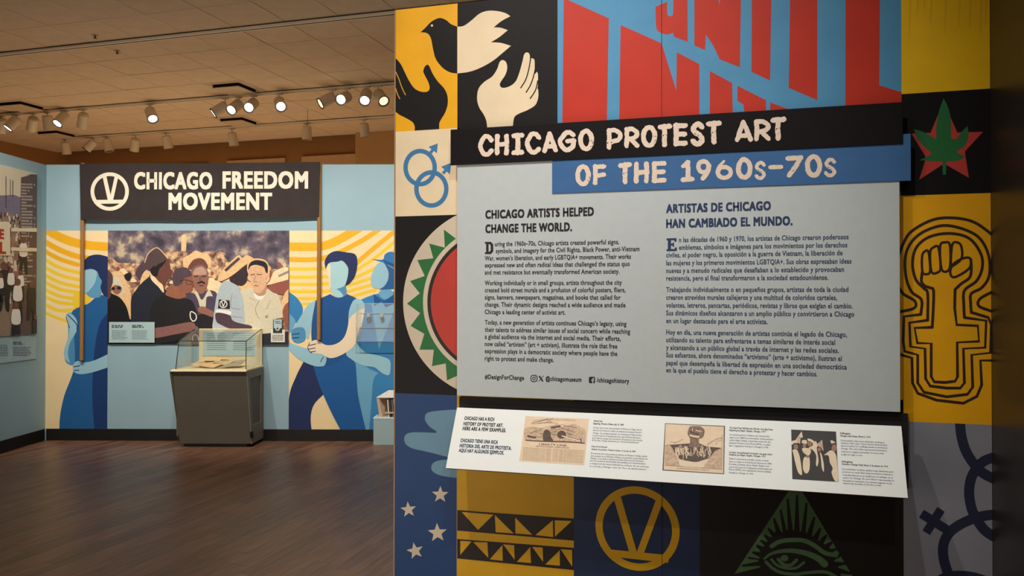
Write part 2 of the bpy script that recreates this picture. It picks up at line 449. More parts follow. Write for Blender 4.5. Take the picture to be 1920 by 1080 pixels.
# ------------------------------------------------------------------ title wall mural (painted squares)
c_blk = paintm('black', (27, 25, 26), spec=0.18); c_crm = paintm('cream', (232, 212, 178)); c_yel = paintm('yellow', (236, 172, 12))
c_yel2 = paintm('yellow_lemon', (236, 190, 10)); c_red = paintm('red', (192, 46, 26)); c_blu = paintm('sky_blue', (80, 148, 192))
c_mid = paintm('mid_blue', (62, 122, 172)); c_nvy = paintm('navy', (28, 62, 112)); c_grn = paintm('green', (36, 108, 58)); c_rose = paintm('brick_red', (186, 58, 48))
c_cl = paintm('cloud_blue', (104, 144, 168)); c_lav = paintm('grey_lavender', (138, 140, 152)); c_dnv = paintm('dark_navy', (38, 42, 66))
c_dgr = paintm('dark_green', (78, 112, 76)); c_gold = paintm('gold', (206, 158, 22)); c_brn = paintm('brown_black', (54, 36, 24)); c_cr2 = paintm('stone_cream', (206, 192, 172))
c_lred = paintm('leaf_red', (190, 62, 54)); c_ora = paintm('streak_orange', (214, 150, 14)); c_brown_tri = paintm('band_black', (38, 30, 26))

def rect(sf, a0, b0, a1, b1): return [(a0, b0), (a1, b0), (a1, b1), (a0, b1)]
Ax = lambda px, py=500: SW.p(px, py)[0]
Bz = lambda px, py: SW.p(px, py)[1]
cA0, cA1, cA2, cA3, cA4 = -1.6072, Ax(857.3), Ax(1045.5, 120), Ax(1690, 100), 0.8438
WT = 2.928
zA1 = Bz(742, 247.2); zA2 = Bz(743, 406); zA3 = Bz(742, 737)
zB1 = Bz(1700, 176); zB2 = Bz(1692, 367); zB3 = Bz(1694, 790)
zC = 1.2
sC1, sC2, sC3 = Ax(1076, 1000), Ax(1312, 1000), Ax(1694, 950)
def block(a0, b0, a1, b1, m, label):
    # each painted square stands a hair proud of the board, with its own edges
    mb = MB(); mb.box(SW.w((a0+a1)/2, (b0+b1)/2, 0.0005), ((a1-a0)/2, (b1-b0)/2, 0.0005), (X1, Z1, -Y1))
    o = mb.build('mural_square', m, wall_center, label=label); return o, (a0, b0, a1, b1)
O1 = 0.0014; O2 = 0.0018; O3 = 0.0022
kA = K(740, 0, 4.319)
# yellow / black dove squares
sq, bx = block(cA0, zA1, cA1, WT, c_yel, 'yellow square with half a black dove and a black hand')
dL = smooth([(210, 262, 1), (250, 225), (300, 175), (362, 147), (415, 162), (455, 195), (507, 217, 1), (507, 595, 1), (450, 586), (390, 550), (335, 480), (312, 400), (297, 320), (275, 278), (245, 264)])
paint('painted_dove', SW, [kA(dL)], c_blk, sq, O1, bx)
paint('dove_eye', SW, [kA(ell(303, 208, 9))], c_crm, sq, O2, bx)
hL = smooth([(8, 470, 1), (50, 520), (85, 590), (115, 650), (160, 715), (215, 743), (265, 742), (284, 715), (275, 670), (250, 620), (233, 580), (245, 540), (268, 525), (285, 545), (310, 600), (350, 660), (400, 715), (426, 770), (430, 840), (410, 910), (375, 970), (362, 1000), (362, 1060, 1), (163, 1066, 1), (162, 1020), (140, 985), (80, 950), (40, 930), (8, 905, 1)])
paint('painted_hand', SW, [kA(hL)], c_blk, sq, O1, bx)
paint('finger_line', SW, [kA(q) for q in stroke([(8, 580), (35, 640), (60, 710), (88, 768)], 8) + stroke([(8, 715), (25, 765), (42, 800)], 8)], c_ora, sq, O2, bx)
sq, bx = block(cA1, 2.25, cA2, WT, c_blk, 'black square with half a cream dove and a cream hand')
dR = smooth([(507, 217, 1), (560, 210), (620, 168), (690, 110), (760, 88), (840, 92), (900, 108), (938, 132, 1), (865, 172), (803, 222, 1), (860, 226), (917, 245, 1), (850, 300), (780, 343, 1), (860, 348), (942, 372, 1), (880, 425), (790, 497), (690, 552), (600, 583), (507, 595, 1)])
paint('painted_dove', SW, [kA(dR)], c_crm, sq, O1, bx)
hR = smooth([(750, 1032, 1), (742, 975), (720, 925), (685, 870), (668, 800), (680, 720), (725, 665), (790, 620), (830, 560), (850, 505), (875, 487), (903, 505), (912, 555), (895, 610), (862, 660), (852, 690), (875, 712), (930, 700), (980, 660), (1010, 590), (1035, 500), (1050, 440), (1075, 425), (1094, 445), (1096, 500), (1105, 475), (1120, 475), (1133, 490), (1135, 560), (1138, 600), (1150, 583), (1161, 605), (1160, 690), (1156, 715), (1163, 730), (1163, 790), (1140, 850), (1080, 890), (1010, 920), (970, 950), (958, 1020, 1)])
paint('painted_hand', SW, [kA(hR)], c_crm, sq, O1, bx)
fl = stroke([(1101, 480), (1085, 570), (1060, 650), (1022, 712)], 9) + stroke([(1139, 560), (1125, 620), (1100, 690), (1066, 748)], 9) + stroke([(1160, 655), (1145, 720), (1125, 760), (1098, 798)], 9)
paint('finger_line', SW, [kA(q) for q in fl], c_blk, sq, O2, bx)
# red lettering on blue
sq, bx = block(cA2, 2.25, cA3, WT, c_blu, 'sky blue square with big slanting red letters')
kU = K(1040, 0, 4.364)
U = [[(75, -15), (443, 150), (428, 985), (62, 1040)], [(540, 205), (875, 355), (995, 742), (1000, 428), (1183, 525), (1185, 990), (528, 1000)],
     smooth([(825, 55, 1), (920, 15, 1), (920, 105, 1), (928, 128), (945, 133), (962, 128), (970, 105, 1), (972, -400, 1), (1085, -400, 1), (1088, 342, 1), (975, 300, 1), (968, 266, 1), (935, 280), (900, 280), (850, 258), (830, 215)]),
     [(1143, -400), (1230, -400), (1350, 40), (1358, -400), (1530, -400), (1515, 550), (1350, 485), (1320, 420), (1290, 360), (1238, 285), (1230, 410), (1143, 372)],
     [(1615, -400), (1778, -400), (1762, 658), (1610, 588)], [(1270, 582), (1452, 680), (1458, 1000), (1268, 1000)],
     [(1495, 703), (1728, 820), (1732, 1000), (1560, 1000), (1545, 855), (1495, 825)], [(1763, 838), (1900, 890), (1900, 1000), (1763, 1000)]]
paint('painted_letter', SW, [kU(q) for q in U], c_red, sq, O1, bx, label='slanting red letters U N I T')
kV = K(1440, 0, 2.842)
U2 = [[(122, -300), (263, -300), (262, 533), (110, 468)], [(413, -300), (599, -300), (592, 455), (712, 492), (712, 600), (412, 600)]]
paint('painted_letter', SW, [kV(q) for q in U2], c_red, sq, O1, bx)
# cream square with two linked rings and arrows
sq, bx = block(cA0, zA2, cA1+.01, zA1, c_crm, 'cream square with two linked blue male signs')
kC = K(740, 230, 4.319)
R_ = []
for cx, cy, rx, ry in ((207, 364, 118, 134), (298, 537, 121, 134)): R_ += stroke(ell(cx, cy, rx, ry, 28), 36, closed=True, n=2)
R_ += stroke([(283, 255), (320, 208)], 24, caps=False) + [[(350, 168), (275, 197), (343, 248)]]
R_ += stroke([(392, 412), (428, 372)], 24, caps=False) + [[(458, 325), (378, 357), (447, 417)]]
paint('painted_sign', SW, [kC(q) for q in R_], c_mid, sq, O1, bx)
# black square with the ringed circle
sq, bx = block(cA0, zA3, cA1+.01, zA2, c_blk, 'black square with a red disc inside a green zigzag ring')
kD = K(740, 390, 2.918); CX, CY = 580, 515
arc = lambda r, n=50: ell(CX, CY, r, r, n, PI*0.6, PI*1.4) + [(CX, CY)]
paint('painted_ring', SW, [kD(arc(533))], c_cr2, sq, O1, bx)
tips = [(375, 60), (270, 118), (190, 195), (125, 285), (85, 400), (68, 523), (88, 645), (137, 775), (205, 865), (287, 943), (380, 1000)]
vals = [(345, 175), (275, 217), (212, 275), (165, 372), (138, 467), (140, 575), (163, 688), (215, 775), (280, 850), (360, 910)]
zig = []
for i in range(len(tips)): zig += [tips[i]] + ([vals[i]] if i < len(vals) else [])
zig += [(CX+423*math.cos(t), CY+423*math.sin(t)) for t in [PI*(1.0-0.33) + k*PI*0.66/30 for k in range(31)]][::1]
paint('painted_zigzag', SW, [kD(zig)], c_grn, sq, O2, bx)
paint('painted_ring', SW, [kD(arc(424))], c_cr2, sq, O3, bx)
paint('painted_ring', SW, [kD(arc(400))], c_brown_tri, sq, O3+.0004, bx)
paint('painted_disc', SW, [kD(arc(381))], c_rose, sq, O3+.0008, bx)
# navy square with clouds and stars
sq, bx = block(cA0, 0, cA1, zA3, c_nvy, 'navy square with pale clouds and four stars')
kE = K(730, 720, 3.0)
paint('painted_cloud', SW, [kE(smooth([(400, 142, 1), (300, 148), (225, 158), (202, 178), (205, 210), (230, 242), (262, 264), (262, 274), (200, 272), (130, 272), (95, 283), (84, 310), (95, 340), (130, 362), (200, 378), (260, 392), (330, 410), (400, 412, 1)]))], c_cl, sq, O1, bx)
paint('painted_cloud', SW, [kE(smooth([(400, 425, 1), (320, 425), (262, 435), (238, 458), (242, 488), (275, 510), (330, 522), (400, 530, 1)]))], c_cl, sq, O1, bx)
def star(cx, cy, r, rot):
    return [(cx+(r if k % 2 == 0 else r*0.42)*math.sin(rot+k*PI/5), cy-(r if k % 2 == 0 else r*0.42)*math.cos(rot+k*PI/5)) for k in range(10)]
for cx, cy, r, ro in ((287, 622, 49, .02), (108, 706, 46, -.1), (271, 837, 56, -.05), (146, 938, 49, -.22)):
    paint('painted_star', SW, [kE(star(cx, cy, r, ro))], c_cr2, sq, O1, bx)
# yellow square with triangle bands
sq, bx = block(cA1, 0, sC1, zC, c_gold, 'gold square with two black bands of triangles')
kF = K(850, 880, 5.4)
paint('painted_band', SW, [kF([(40, 411), (1250, 500), (1250, 724), (40, 619)]), kF([(40, 704), (1250, 797), (1250, 1022), (40, 901)])], c_brown_tri, sq, O1, bx)
T_ = [[(85, 430), (408, 458), (252, 612)], [(422, 462), (612, 648), (430, 635)], [(628, 488), (800, 662), (630, 648)], [(1008, 515), (1012, 685), (832, 665)], [(1028, 515), (1200, 522), (1030, 680)],
      [(72, 722), (185, 730), (72, 865)], [(203, 735), (346, 738), (355, 895)], [(498, 765), (502, 925), (370, 910)], [(505, 758), (617, 768), (622, 915)], [(780, 785), (787, 948), (645, 935)], [(800, 785), (905, 790), (910, 935)], [(1078, 818), (1080, 975), (932, 962)], [(1088, 808), (1203, 815), (1205, 985)]]
for t in T_: paint('painted_triangle', SW, [kF(t)], c_gold, sq, O2, bx)
# navy square with the ringed V
sq, bx = block(sC1, 0, sC2, zC, paintm('navy_shade', (34, 48, 82)), 'navy square with a gold V standing on a bar inside a ring')
kG = K(1060, 880, 5.4)
g0 = kG([(305, 620)])[0]; g1 = kG([(1158, 620)])[0]; gt = kG([(732, 172)])[0]
al, _ = SW.p(*g0); ar, _ = SW.p(*g1); _, zt = SW.p(*gt); RR = (ar-al)/2; cx, cz = (al+ar)/2, zt-RR
wr = RR*2*75/853
paint('painted_ring', SW, stroke(ell(cx, cz, RR-wr/2, RR-wr/2, 60), wr, closed=True, n=1), c_gold, sq, O1, bx, local=True)
paint('painted_v', SW, [kG(q) for q in stroke([(528, 290), (690, 850)], 74, caps=False) + stroke([(950, 325), (757, 850)], 72, caps=False)], c_gold, sq, O2, bx)
paint('painted_bar', SW, [kG([(405, 805), (1060, 868), (1040, 945), (450, 880)])], c_gold, sq, O3, bx)
# black square with eye pyramid
sq, bx = block(sC2, 0, sC3, zC, paintm('black_low', (26, 23, 23)), 'black square with a green eye in a rayed pyramid')
kH = K(1300, 890, 5.686)
paint('painted_pyramid', SW, [kH([(1090, 60), (1900, 1420), (200, 1420)])], c_dgr, sq, O1, bx)
seq = 'B400,1078 G712,978 B520,970 G692,915 B585,885 G706,886 B628,826 G710,815 B672,752 G755,762 B717,697 G785,712 B757,642 G832,662 B797,572 G872,612 B858,465 G945,612 B930,372 G1000,588 B1005,255 G1068,592 B1105,215 G1140,605 B1208,300 G1203,617 B1290,450 G1268,657 B1355,570 G1333,697 B1420,642 G1393,737 B1480,717 G1453,782 B1533,792 G1490,828 B1570,862 G1503,917 B1625,945 G1543,982 B1695,1055 G1570,1062'
pts = []
prev = (1060, 900)
for tkn in seq.split():
    xx, yy = map(float, tkn[1:].split(','))
    if tkn[0] == 'B':
        d = Vector((xx-1060, yy-900)).normalized(); nn = Vector((-d.y, d.x))*11
        pts += [(xx-nn.x, yy-nn.y), (xx+nn.x, yy+nn.y)] if True else []
    else:
        d = Vector((xx-1060, yy-900)).normalized(); nn = Vector((-d.y, d.x))*8
        pts += [(xx-nn.x, yy-nn.y), (xx+nn.x, yy+nn.y)]
pts += [(1700, 1180), (1500, 1300), (600, 1300), (380, 1180)]
paint('pyramid_dark_rays', SW, [kH(pts)], paintm('black_low', (26, 23, 23)), sq, O2, bx)
eye = []
eye += stroke([(835, 762), (920, 712), (1050, 695), (1180, 702), (1300, 760), (1400, 832), (1520, 858)], 46)
eye += stroke([(757, 895), (830, 842), (950, 812), (1080, 812), (1220, 842), (1330, 892), (1400, 950)], 20, taper=(22, 76))
eye += stroke([(905, 900), (960, 955), (1040, 962), (1100, 908)], 36) + [ell(972, 888, 42, 34, 16)]
eye += stroke([(832, 902), (895, 965), (1000, 998), (1100, 990), (1178, 935)], 28)
eye += stroke([(775, 930), (850, 1000), (950, 1045), (1100, 1060), (1200, 1045), (1400, 1035), (1520, 1085)], 34)
paint('painted_eye', SW, [kH(q) for q in eye], c_dgr, sq, O3, bx)
# right column
sq, bx = block(cA3, zB1, cA4, WT, c_yel2, 'lemon yellow square with faint orange brush streaks')
kI = K(1700, 0, 5.4); st = []
for x0, L in ((20, 420), (100, 150), (165, 90), (235, 250), (380, 330), (520, 300), (630, 310), (740, 420), (790, 260)): st += stroke([(x0+20, -300), (x0+10, L*0.4), (x0, L)], 20, taper=(34, 3))
paint('brush_streak', SW, [kI(q) for q in st], paintm('streak', (226, 178, 10)), sq, O1, bx)
sq, bx = block(cA3-.003, zB2, cA4, zB1, paintm('black_right', (22, 20, 21), spec=0.18), 'black square with a green leaf over a red star')
kJ = K(1440, 0, 2.842)
paint('painted_star', SW, [kJ([(935, 540), (1008, 706), (1145, 703), (1048, 808), (1070, 948), (938, 872), (805, 958), (842, 840), (765, 713), (866, 708)])], c_lred, sq, O1, bx)
leaf = smooth([(935, 525, 1), (958, 570), (974, 640), (974, 735, 1), (1000, 742), (1030, 705), (1062, 672, 1), (1068, 720), (1050, 775), (1005, 808), (1035, 828, 1), (1052, 834, 1), (1010, 856), (950, 860, 1), (948, 930, 1), (931, 932, 1), (928, 860, 1), (870, 858), (805, 855, 1), (850, 832), (868, 815), (820, 770), (790, 730), (778, 688, 1), (830, 705), (875, 730), (896, 742, 1), (896, 670), (910, 595)], 4)
paint('painted_leaf', SW, [kJ(leaf)], c_grn, sq, O2, bx)
sq, bx = block(cA3-.035, zB3, cA4, zB2, c_yel, 'amber square with a raised fist on a cross drawn in rippling lines')
kL = K(1670, 360, 2.571); S_ = []
def cl(P, wd=12): return stroke(P, wd, closed=True, n=4)
S_ += stroke([(152, 385), (148, 430), (165, 453), (190, 462), (206, 475), (205, 560), (200, 650)], 14) + stroke([(200, 652), (115, 655), (128, 728), (195, 730), (195, 890), (210, 915), (260, 918), (310, 912), (322, 890), (320, 725), (425, 720), (420, 645), (318, 640), (308, 560), (310, 470)], 14, sm=False) + stroke([(310, 470), (340, 442), (378, 415), (388, 380), (386, 325)], 14)
S_ += stroke([(178, 618), (178, 490), (160, 465), (120, 420), (105, 340), (125, 265), (190, 215), (290, 200), (380, 225), (435, 300), (440, 370), (412, 430), (355, 475), (352, 545), (355, 605)], 14) + stroke([(355, 605), (460, 620), (455, 750), (350, 755), (355, 920), (335, 945), (270, 945), (190, 935), (168, 900), (165, 755), (95, 745), (90, 630), (178, 618)], 14, sm=False)
S_ += stroke([(145, 590), (148, 520), (100, 480), (72, 400), (75, 290), (130, 210), (230, 165), (320, 170), (420, 215), (470, 300), (475, 400), (440, 460), (388, 490), (385, 535), (388, 580)], 14) + stroke([(388, 580), (470, 605), (485, 640), (480, 775), (390, 785), (395, 940), (370, 975), (270, 987), (160, 965), (130, 920), (130, 785), (68, 768), (60, 720), (64, 600), (145, 590)], 14, sm=False)
S_ += stroke([(30, 330), (60, 250), (100, 190), (200, 135), (300, 125), (400, 145), (487, 205), (520, 240)], 14) + stroke([(520, 460), (487, 482), (430, 515), (425, 550), (487, 575), (520, 590)], 14)
S_ += stroke([(520, 812), (432, 812), (438, 930), (415, 985), (350, 1018), (220, 1003), (130, 970), (105, 920), (102, 800), (50, 785), (20, 760)], 14, sm=False) + stroke([(30, 580), (112, 560), (115, 525), (60, 490), (30, 440)], 14)
S_ += cl([(151, 310), (165, 286), (182, 290), (190, 380), (172, 396), (153, 385)]) + cl([(190, 290), (208, 266), (230, 268), (240, 365), (225, 388), (196, 384)]) + cl([(238, 260), (262, 243), (284, 252), (288, 330), (278, 378), (245, 372)]) + cl([(296, 255), (320, 243), (340, 262), (342, 318), (305, 352), (290, 350)]) + cl([(286, 385), (300, 350), (335, 325), (372, 316), (386, 330), (380, 365), (340, 396), (300, 411)])
paint('painted_fist_sign', SW, [kL(q) for q in S_], c_brn, sq, O1, bx)
sq, bx = block(sC3, 0, cA4, zB3, c_lav, 'grey lavender square with linked navy female signs')
kM = K(1660, 760, 3.377); Q_ = []
for P in ([(468, 60), (472, 113), (482, 200), (510, 290), (560, 370), (620, 430), (740, 490)], [(740, 312), (675, 332), (620, 355), (575, 400), (540, 470), (530, 560), (548, 660), (590, 740), (640, 800), (740, 860)],
          [(740, 685), (675, 692), (620, 700), (560, 715), (480, 750), (410, 800), (370, 870), (366, 950), (385, 1030), (420, 1120)], [(330, 1120), (380, 1090), (480, 1078), (600, 1100), (740, 1160)]): Q_ += stroke(P, 64)
Q_ += stroke([(410, 800), (228, 685)], 58, caps=False) + stroke([(352, 658), (258, 806)], 56, caps=False)
paint('painted_sign', SW, [kM(q) for q in Q_], c_dnv, sq, O1, bx)
# filler behind the boards
sq, bx = block(cA1+.01, zC, cA3-.035, 2.25, c_blk, 'plain black field behind the boards')
# sheet seam of the partition
sx_ = Ax(1241, 500)
mb = MB(); mb.box(SW.w(sx_, WT/2, 0.0024), (0.0008, WT/2-0.01, 0.0003), (X1, Z1, -Y1)); mb.build('sheet_seam', mat('seam_shadow', (52, 36, 34), rough=0.9), wall_center)
mb = MB(); mb.box(SW.w(cA0-0.002, WT/2, -0.02), (0.003, WT/2, 0.022), (X1, Z1, -Y1)); mb.build('edge_trim', mat('raw_edge_tan', (160, 130, 100), rough=0.7), wall_center)

# ------------------------------------------------------------------ boards on the title wall
m_panel = mat('grey_text_board', (192, 201, 204), rough=0.6, var=0.02, scale=30, bump=0.15)
m_ink = mat('ink_black', (40, 36, 40), rough=0.6, var=0); m_inkb = mat('ink_navy', (44, 62, 98), rough=0.6, var=0); m_inkb2 = mat('ink_navy_soft', (66, 78, 104), rough=0.6, var=0)
m_ink2 = mat('ink_black_soft', (56, 54, 56), rough=0.6, var=0)
def board(name, sf, th, a0, b0, a1, b1, m, label, cat):
    r = thing(name, sf.w((a0+a1)/2, b0, -th), label, cat)
    mb = MB(); mb.box(sf.w((a0+a1)/2, (b0+b1)/2, -th/2), ((a1-a0)/2, (b1-b0)/2, th/2), (sf.e1, sf.e2, sf.n)); mb.build('board', m, r, bevel=0.0012)
    return r
pa0 = SPANEL.p(857, 500)[0]; pa1 = SPANEL.p(1687.5, 560)[0]; pb0 = SPANEL.p(857, 741.5)[1]
panel = board('text_panel', SPANEL, 0.042, pa0, pb0, pa1, 2.26, m_panel, 'large light grey text panel in English and Spanish under the title boards', 'panel')
OP = 0.0006
textobj('heading_lettering', SPANEL, [('CHICAGO ARTISTS HELPED', 910, 409.7, 1113.6, 14.6, .052, 3), ('CHANGE THE WORLD.', 910, 436.4, 1072.5, 14.6, .052, 3)], m_ink, panel, OP)
textobj('heading_lettering', SPANEL, [('ARTISTAS DE CHICAGO', 1249, 398.9, 1445.4, 15, .052, 3), ('HAN CAMBIADO EL MUNDO.', 1249, 427, 1486, 15, .052, 3)], m_inkb, panel, OP, label='navy heading')
EN = [[('uring the 1960s–70s, Chicago artists created powerful signs,', 928, 461.7, 1160.8), ('symbols, and imagery for the Civil Rights, Black Power, anti-Vietnam', 929.7, 474.7, 1199), ('War, women’s liberation, and early LGBTQIA+ movements. Their works', 909, 488.4, 1183), ('expressed new and often radical ideas that challenged the status quo', 909, 501.4, 1180.7), ('and met resistance but eventually transformed American society.', 909, 514.8, 1161.5)],
      [('Working individually or in small groups, artists throughout the city', 909, 534.7, 1166), ('created bold street murals and a profusion of colorful posters, fliers,', 909, 548, 1172.8), ('signs, banners, newspapers, magazines, and books that called for', 909, 561.4, 1163.6), ('change. Their dynamic designs reached a wide audience and made', 909, 575, 1172.8), ('Chicago a leading center of activist art.', 909, 588.8, 1060)],
      [('Today, a new generation of artists continues Chicago’s legacy, using', 909, 608.3, 1174.5), ('their talents to address similar issues of social concern while reaching', 909, 622, 1181.4), ('a global audience via the internet and social media. Their efforts,', 909, 635, 1164), ('now called “artivism” (art + activism), illustrate the role that free', 909, 648.7, 1157.4), ('expression plays in a democratic society where people have the', 909, 662, 1157.4), ('right to protest and make change.', 909, 675.8, 1038.6)]]
ES = [[('n las décadas de 1960 y 1970, los artistas de Chicago crearon poderosos', 1273, 454, 1591), ('emblemas, símbolos e imágenes para los movimientos por los derechos', 1273, 468.3, 1588.6), ('civiles, el poder negro, la oposición a la guerra de Vietnam, la liberación de', 1249, 482.6, 1579.7), ('las mujeres y los primeros movimientos LGBTQIA+. Sus obras expresaban ideas', 1249, 497.4, 1596.5), ('nuevas y a menudo radicales que desafiaban a lo establecido y provocaban', 1249, 511.8, 1582.5), ('resistencia, pero al final transformaron a la sociedad estadounidense.', 1249, 526, 1553)],
      [('Trabajando individualmente o en pequeños grupos, artistas de toda la ciudad', 1249, 547.4, 1590.7), ('crearon atrevidos murales callejeros y una multitud de coloridos carteles,', 1249, 561.8, 1569.4), ('volantes, letreros, pancartas, periódicos, revistas y libros que exigían el cambio.', 1249, 576.5, 1598.5), ('Sus dinámicos diseños alcanzaron a un amplio público y convirtieron a Chicago', 1249, 591, 1601.6), ('en un lugar destacado para el arte activista.', 1249, 605.6, 1439)],
      [('Hoy en día, una nueva generación de artistas continúa el legado de Chicago,', 1249, 627, 1588), ('utilizando su talento para enfrentarse a temas similares de interés social', 1249, 641.3, 1566), ('y alcanzando a un público global a través de internet y las redes sociales.', 1249, 655.6, 1572.9), ('Sus esfuerzos, ahora denominados “artivismo” (arte + activismo), ilustran el', 1249, 669.7, 1578.3), ('papel que desempeña la libertad de expresión en una sociedad democrática', 1249, 684.4, 1587.6), ('en la que el pueblo tiene el derecho a protestar y hacer cambios.', 1249, 698, 1532.4)]]
for par in EN: textobj('paragraph_text', SPANEL, [(s, x0, y0, x1, 8.3, .026) for s, x0, y0, x1 in par], m_ink2, panel, OP)
for par in ES: textobj('paragraph_text', SPANEL, [(s, x0, y0, x1, 8.8, .026) for s, x0, y0, x1 in par], m_inkb2, panel, OP, label='navy Spanish paragraph')
kT = K(880, 360, 2.92); kS = K(1220, 360, 2.919)
Dd = [[(85, 273), (118, 273), (131, 286), (131, 326), (118, 340), (85, 340), (85, 331), (92, 329), (92, 284), (85, 282)]]
paint('initial_letter', SPANEL, [kT(q) for q in Dd], m_ink, panel, OP)
paint('initial_letter', SPANEL, [kT([(106, 286), (113, 287), (117, 294), (117, 319), (113, 326), (106, 327)])], m_panel, panel, OP*1.6)
paint('initial_letter', SPANEL, [kS([(87, 254), (141, 252), (141, 272), (131, 272), (129, 264), (111, 264), (111, 282), (120, 282), (121, 276), (128, 276), (128, 300), (121, 300), (120, 293), (111, 293), (111, 312), (131, 312), (133, 303), (143, 303), (143, 323), (87, 324), (87, 314), (94, 312), (94, 265), (87, 264)])], m_inkb, panel, OP)
for L_ in (('#DesignForChange', 909, 710.3, 982.7, 8.2, .03), ('@chicagomuseum', 1023, 713.8, 1090.3, 8.2, .03), ('/chicagohistory', 1119, 716.6, 1179.7, 8.2, .03)): textobj('social_text', SPANEL, [L_], m_ink, panel, OP)
def rr(x0, y0, x1, y1, r=6):
    return smooth([(x0+r, y0), (x1-r, y0), (x1, y0+r), (x1, y1-r), (x1-r, y1), (x0+r, y1), (x0, y1-r), (x0, y0+r)], 3)
lg1 = stroke(rr(338, 1004, 370, 1037, 7), 4.5, closed=True, sm=False) + stroke(ell(354, 1020.5, 7.5, 7.5, 16), 4, closed=True, sm=False) + [ell(362.5, 1012, 2, 2, 8)]
lg2 = stroke([(382, 1007), (403, 1037)], 8, caps=False) + stroke([(406, 1006), (380, 1037)], 3, caps=False)
for lg in (lg1, lg2, [rr(655, 1012, 688, 1046, 5)]): paint('social_logo', SPANEL, [kT(q) for q in lg], m_ink, panel, OP)
paint('social_logo', SPANEL, [kT([(673, 1046), (673, 1034), (667, 1034), (667, 1028), (673, 1028), (673, 1023), (677, 1018), (684, 1018), (684, 1023), (680, 1023), (679, 1025), (679, 1028), (684, 1028), (683, 1034), (679, 1034), (679, 1046)])], m_panel, panel, OP*1.7)

m_tblk = mat('title_board_black', (20, 17, 19), rough=0.6, var=0.05, bump=0.1, spec=0.15); m_tblu = mat('title_board_blue', (58, 104, 158), rough=0.55, var=0.04, bump=0.1)
m_bone = mat('bone_lettering', (232, 212, 194), rough=0.6, var=0.05, scale=60)
ta0 = STITLE.p(844.6, 275)[0]; ta1 = STITLE.p(1693, 250)[0]; tb0 = STITLE.p(844.6, 310.2)[1]; tb1 = STITLE.p(844.6, 243)[1]
title = board('title_board', STITLE, 0.004, ta0, tb0, ta1, tb1, m_tblk, 'long black title board with brushed bone capitals', 'sign')
sa0 = SSUB.p(1035, 330)[0]; sa1 = SSUB.p(1708, 300)[0]; sb0 = SSUB.p(1035, 363)[1]; sb1 = SSUB.p(1700, 251)[1]
sub = board('subtitle_board', SSUB, 0.004, sa0, sb0, sa1, sb1, m_tblu, 'blue subtitle board with bone lettering tucked under the black title board', 'sign')
GL = {'C': [[(1, .82), (.75, 1), (.35, 1), (0, .62), (0, .35), (.3, 0), (.7, 0), (1, .17)]], 'H': [[(0, 0), (0, .5), (.02, 1)], [(.95, 1), (1, .5), (.93, 0)], [(0, .48), (1, .55)]],
      'I': [[(0, .96), (1, 1)], [(0, 0), (1, .03)], [(.5, 0), (.52, .5), (.5, 1)]], 'A': [[(0, 0), (.22, .5), (.46, 1)], [(.46, 1), (.75, .5), (1, .03)], [(.18, .24), (.82, .26)]],
      'G': [[(.95, .86), (.7, 1), (.4, .95), (0, .5), (.2, .14), (.55, 0), (.92, .2), (1, .52)], [(.55, .5), (1, .55)]], 'P': [[(0, 0), (.03, .5), (0, 1)], [(0, 1), (.6, 1), (1, .76), (.8, .45), (.1, .3)]],
      'R': [[(0, 0), (.03, .5), (0, 1)], [(0, .98), (.55, 1), (1, .76), (.75, .5), (.2, .4)], [(.4, .42), (1, .02)]], 'T': [[(0, .95), (1, 1)], [(.5, 1), (.48, .5), (.5, 0)]],
      'E': [[(0, 0), (.04, .5), (0, 1)], [(0, .98), (1, 1)], [(.05, .5), (.95, .53)], [(0, 0), (1, .04)]], 'F': [[(0, 0), (.04, .5), (0, 1)], [(0, .98), (1, 1)], [(.05, .42), (.92, .5)]],
      'S': [[(1, .84), (.7, 1), (.3, .95), (.05, .74), (.3, .56), (.75, .42), (1, .2), (.7, 0), (.3, 0), (0, .14)]], '1': [[(.02, .78), (.5, 1)], [(.5, 1), (.52, .5), (.52, .04)], [(0, 0), (1, .04)]],
      '7': [[(0, .95), (1, 1)], [(1, 1), (.6, .5), (.12, 0)]], '-': [[(0, .2), (1, .6)]]}
def brush(sf, ch, x0, y0, x1, y1, skew, wf):
    """one brushed capital in the pixel box; skew follows the board's perspective"""
    hgt = y1-y0; wd = hgt*wf; hw = wd*0.5; W = (x1-x0)-2*hw; H = hgt-2*hw; out = []
    def mp(P): return [(x0+hw+q[0]*W, y1-hw-q[1]*H) for q in P]
    if ch in 'O0': out += stroke(mp([(.5+.5*math.cos(t), .5+.5*math.sin(t)) for t in [k*2*PI/14 for k in range(14)]]), wd*0.98, closed=True, n=2, jit=.13)
    elif ch == '9':
        out += stroke(mp([(.45+.45*math.cos(t), .68+.32*math.sin(t)) for t in [k*2*PI/12 for k in range(12)]]), wd*0.95, closed=True, n=2, jit=.13) + stroke(mp([(.95, .75), (.8, .35), (.4, 0)]), wd, jit=.13)
    elif ch == '6':
        out += stroke(mp([(.52+.46*math.cos(t), .32+.32*math.sin(t)) for t in [k*2*PI/12 for k in range(12)]]), wd*0.95, closed=True, n=2, jit=.13) + stroke(mp([(.5, 1), (.15, .65), (.06, .35)]), wd, jit=.13, taper=(wd*.5, wd))
    elif ch == '-': out += stroke([(x0+4, y1-4.2), (x1-4, y0+4.2)], 8, jit=.12)
    else:
        for s in GL[ch.upper()]: out += stroke(mp(s), wd, jit=.13)
    return out
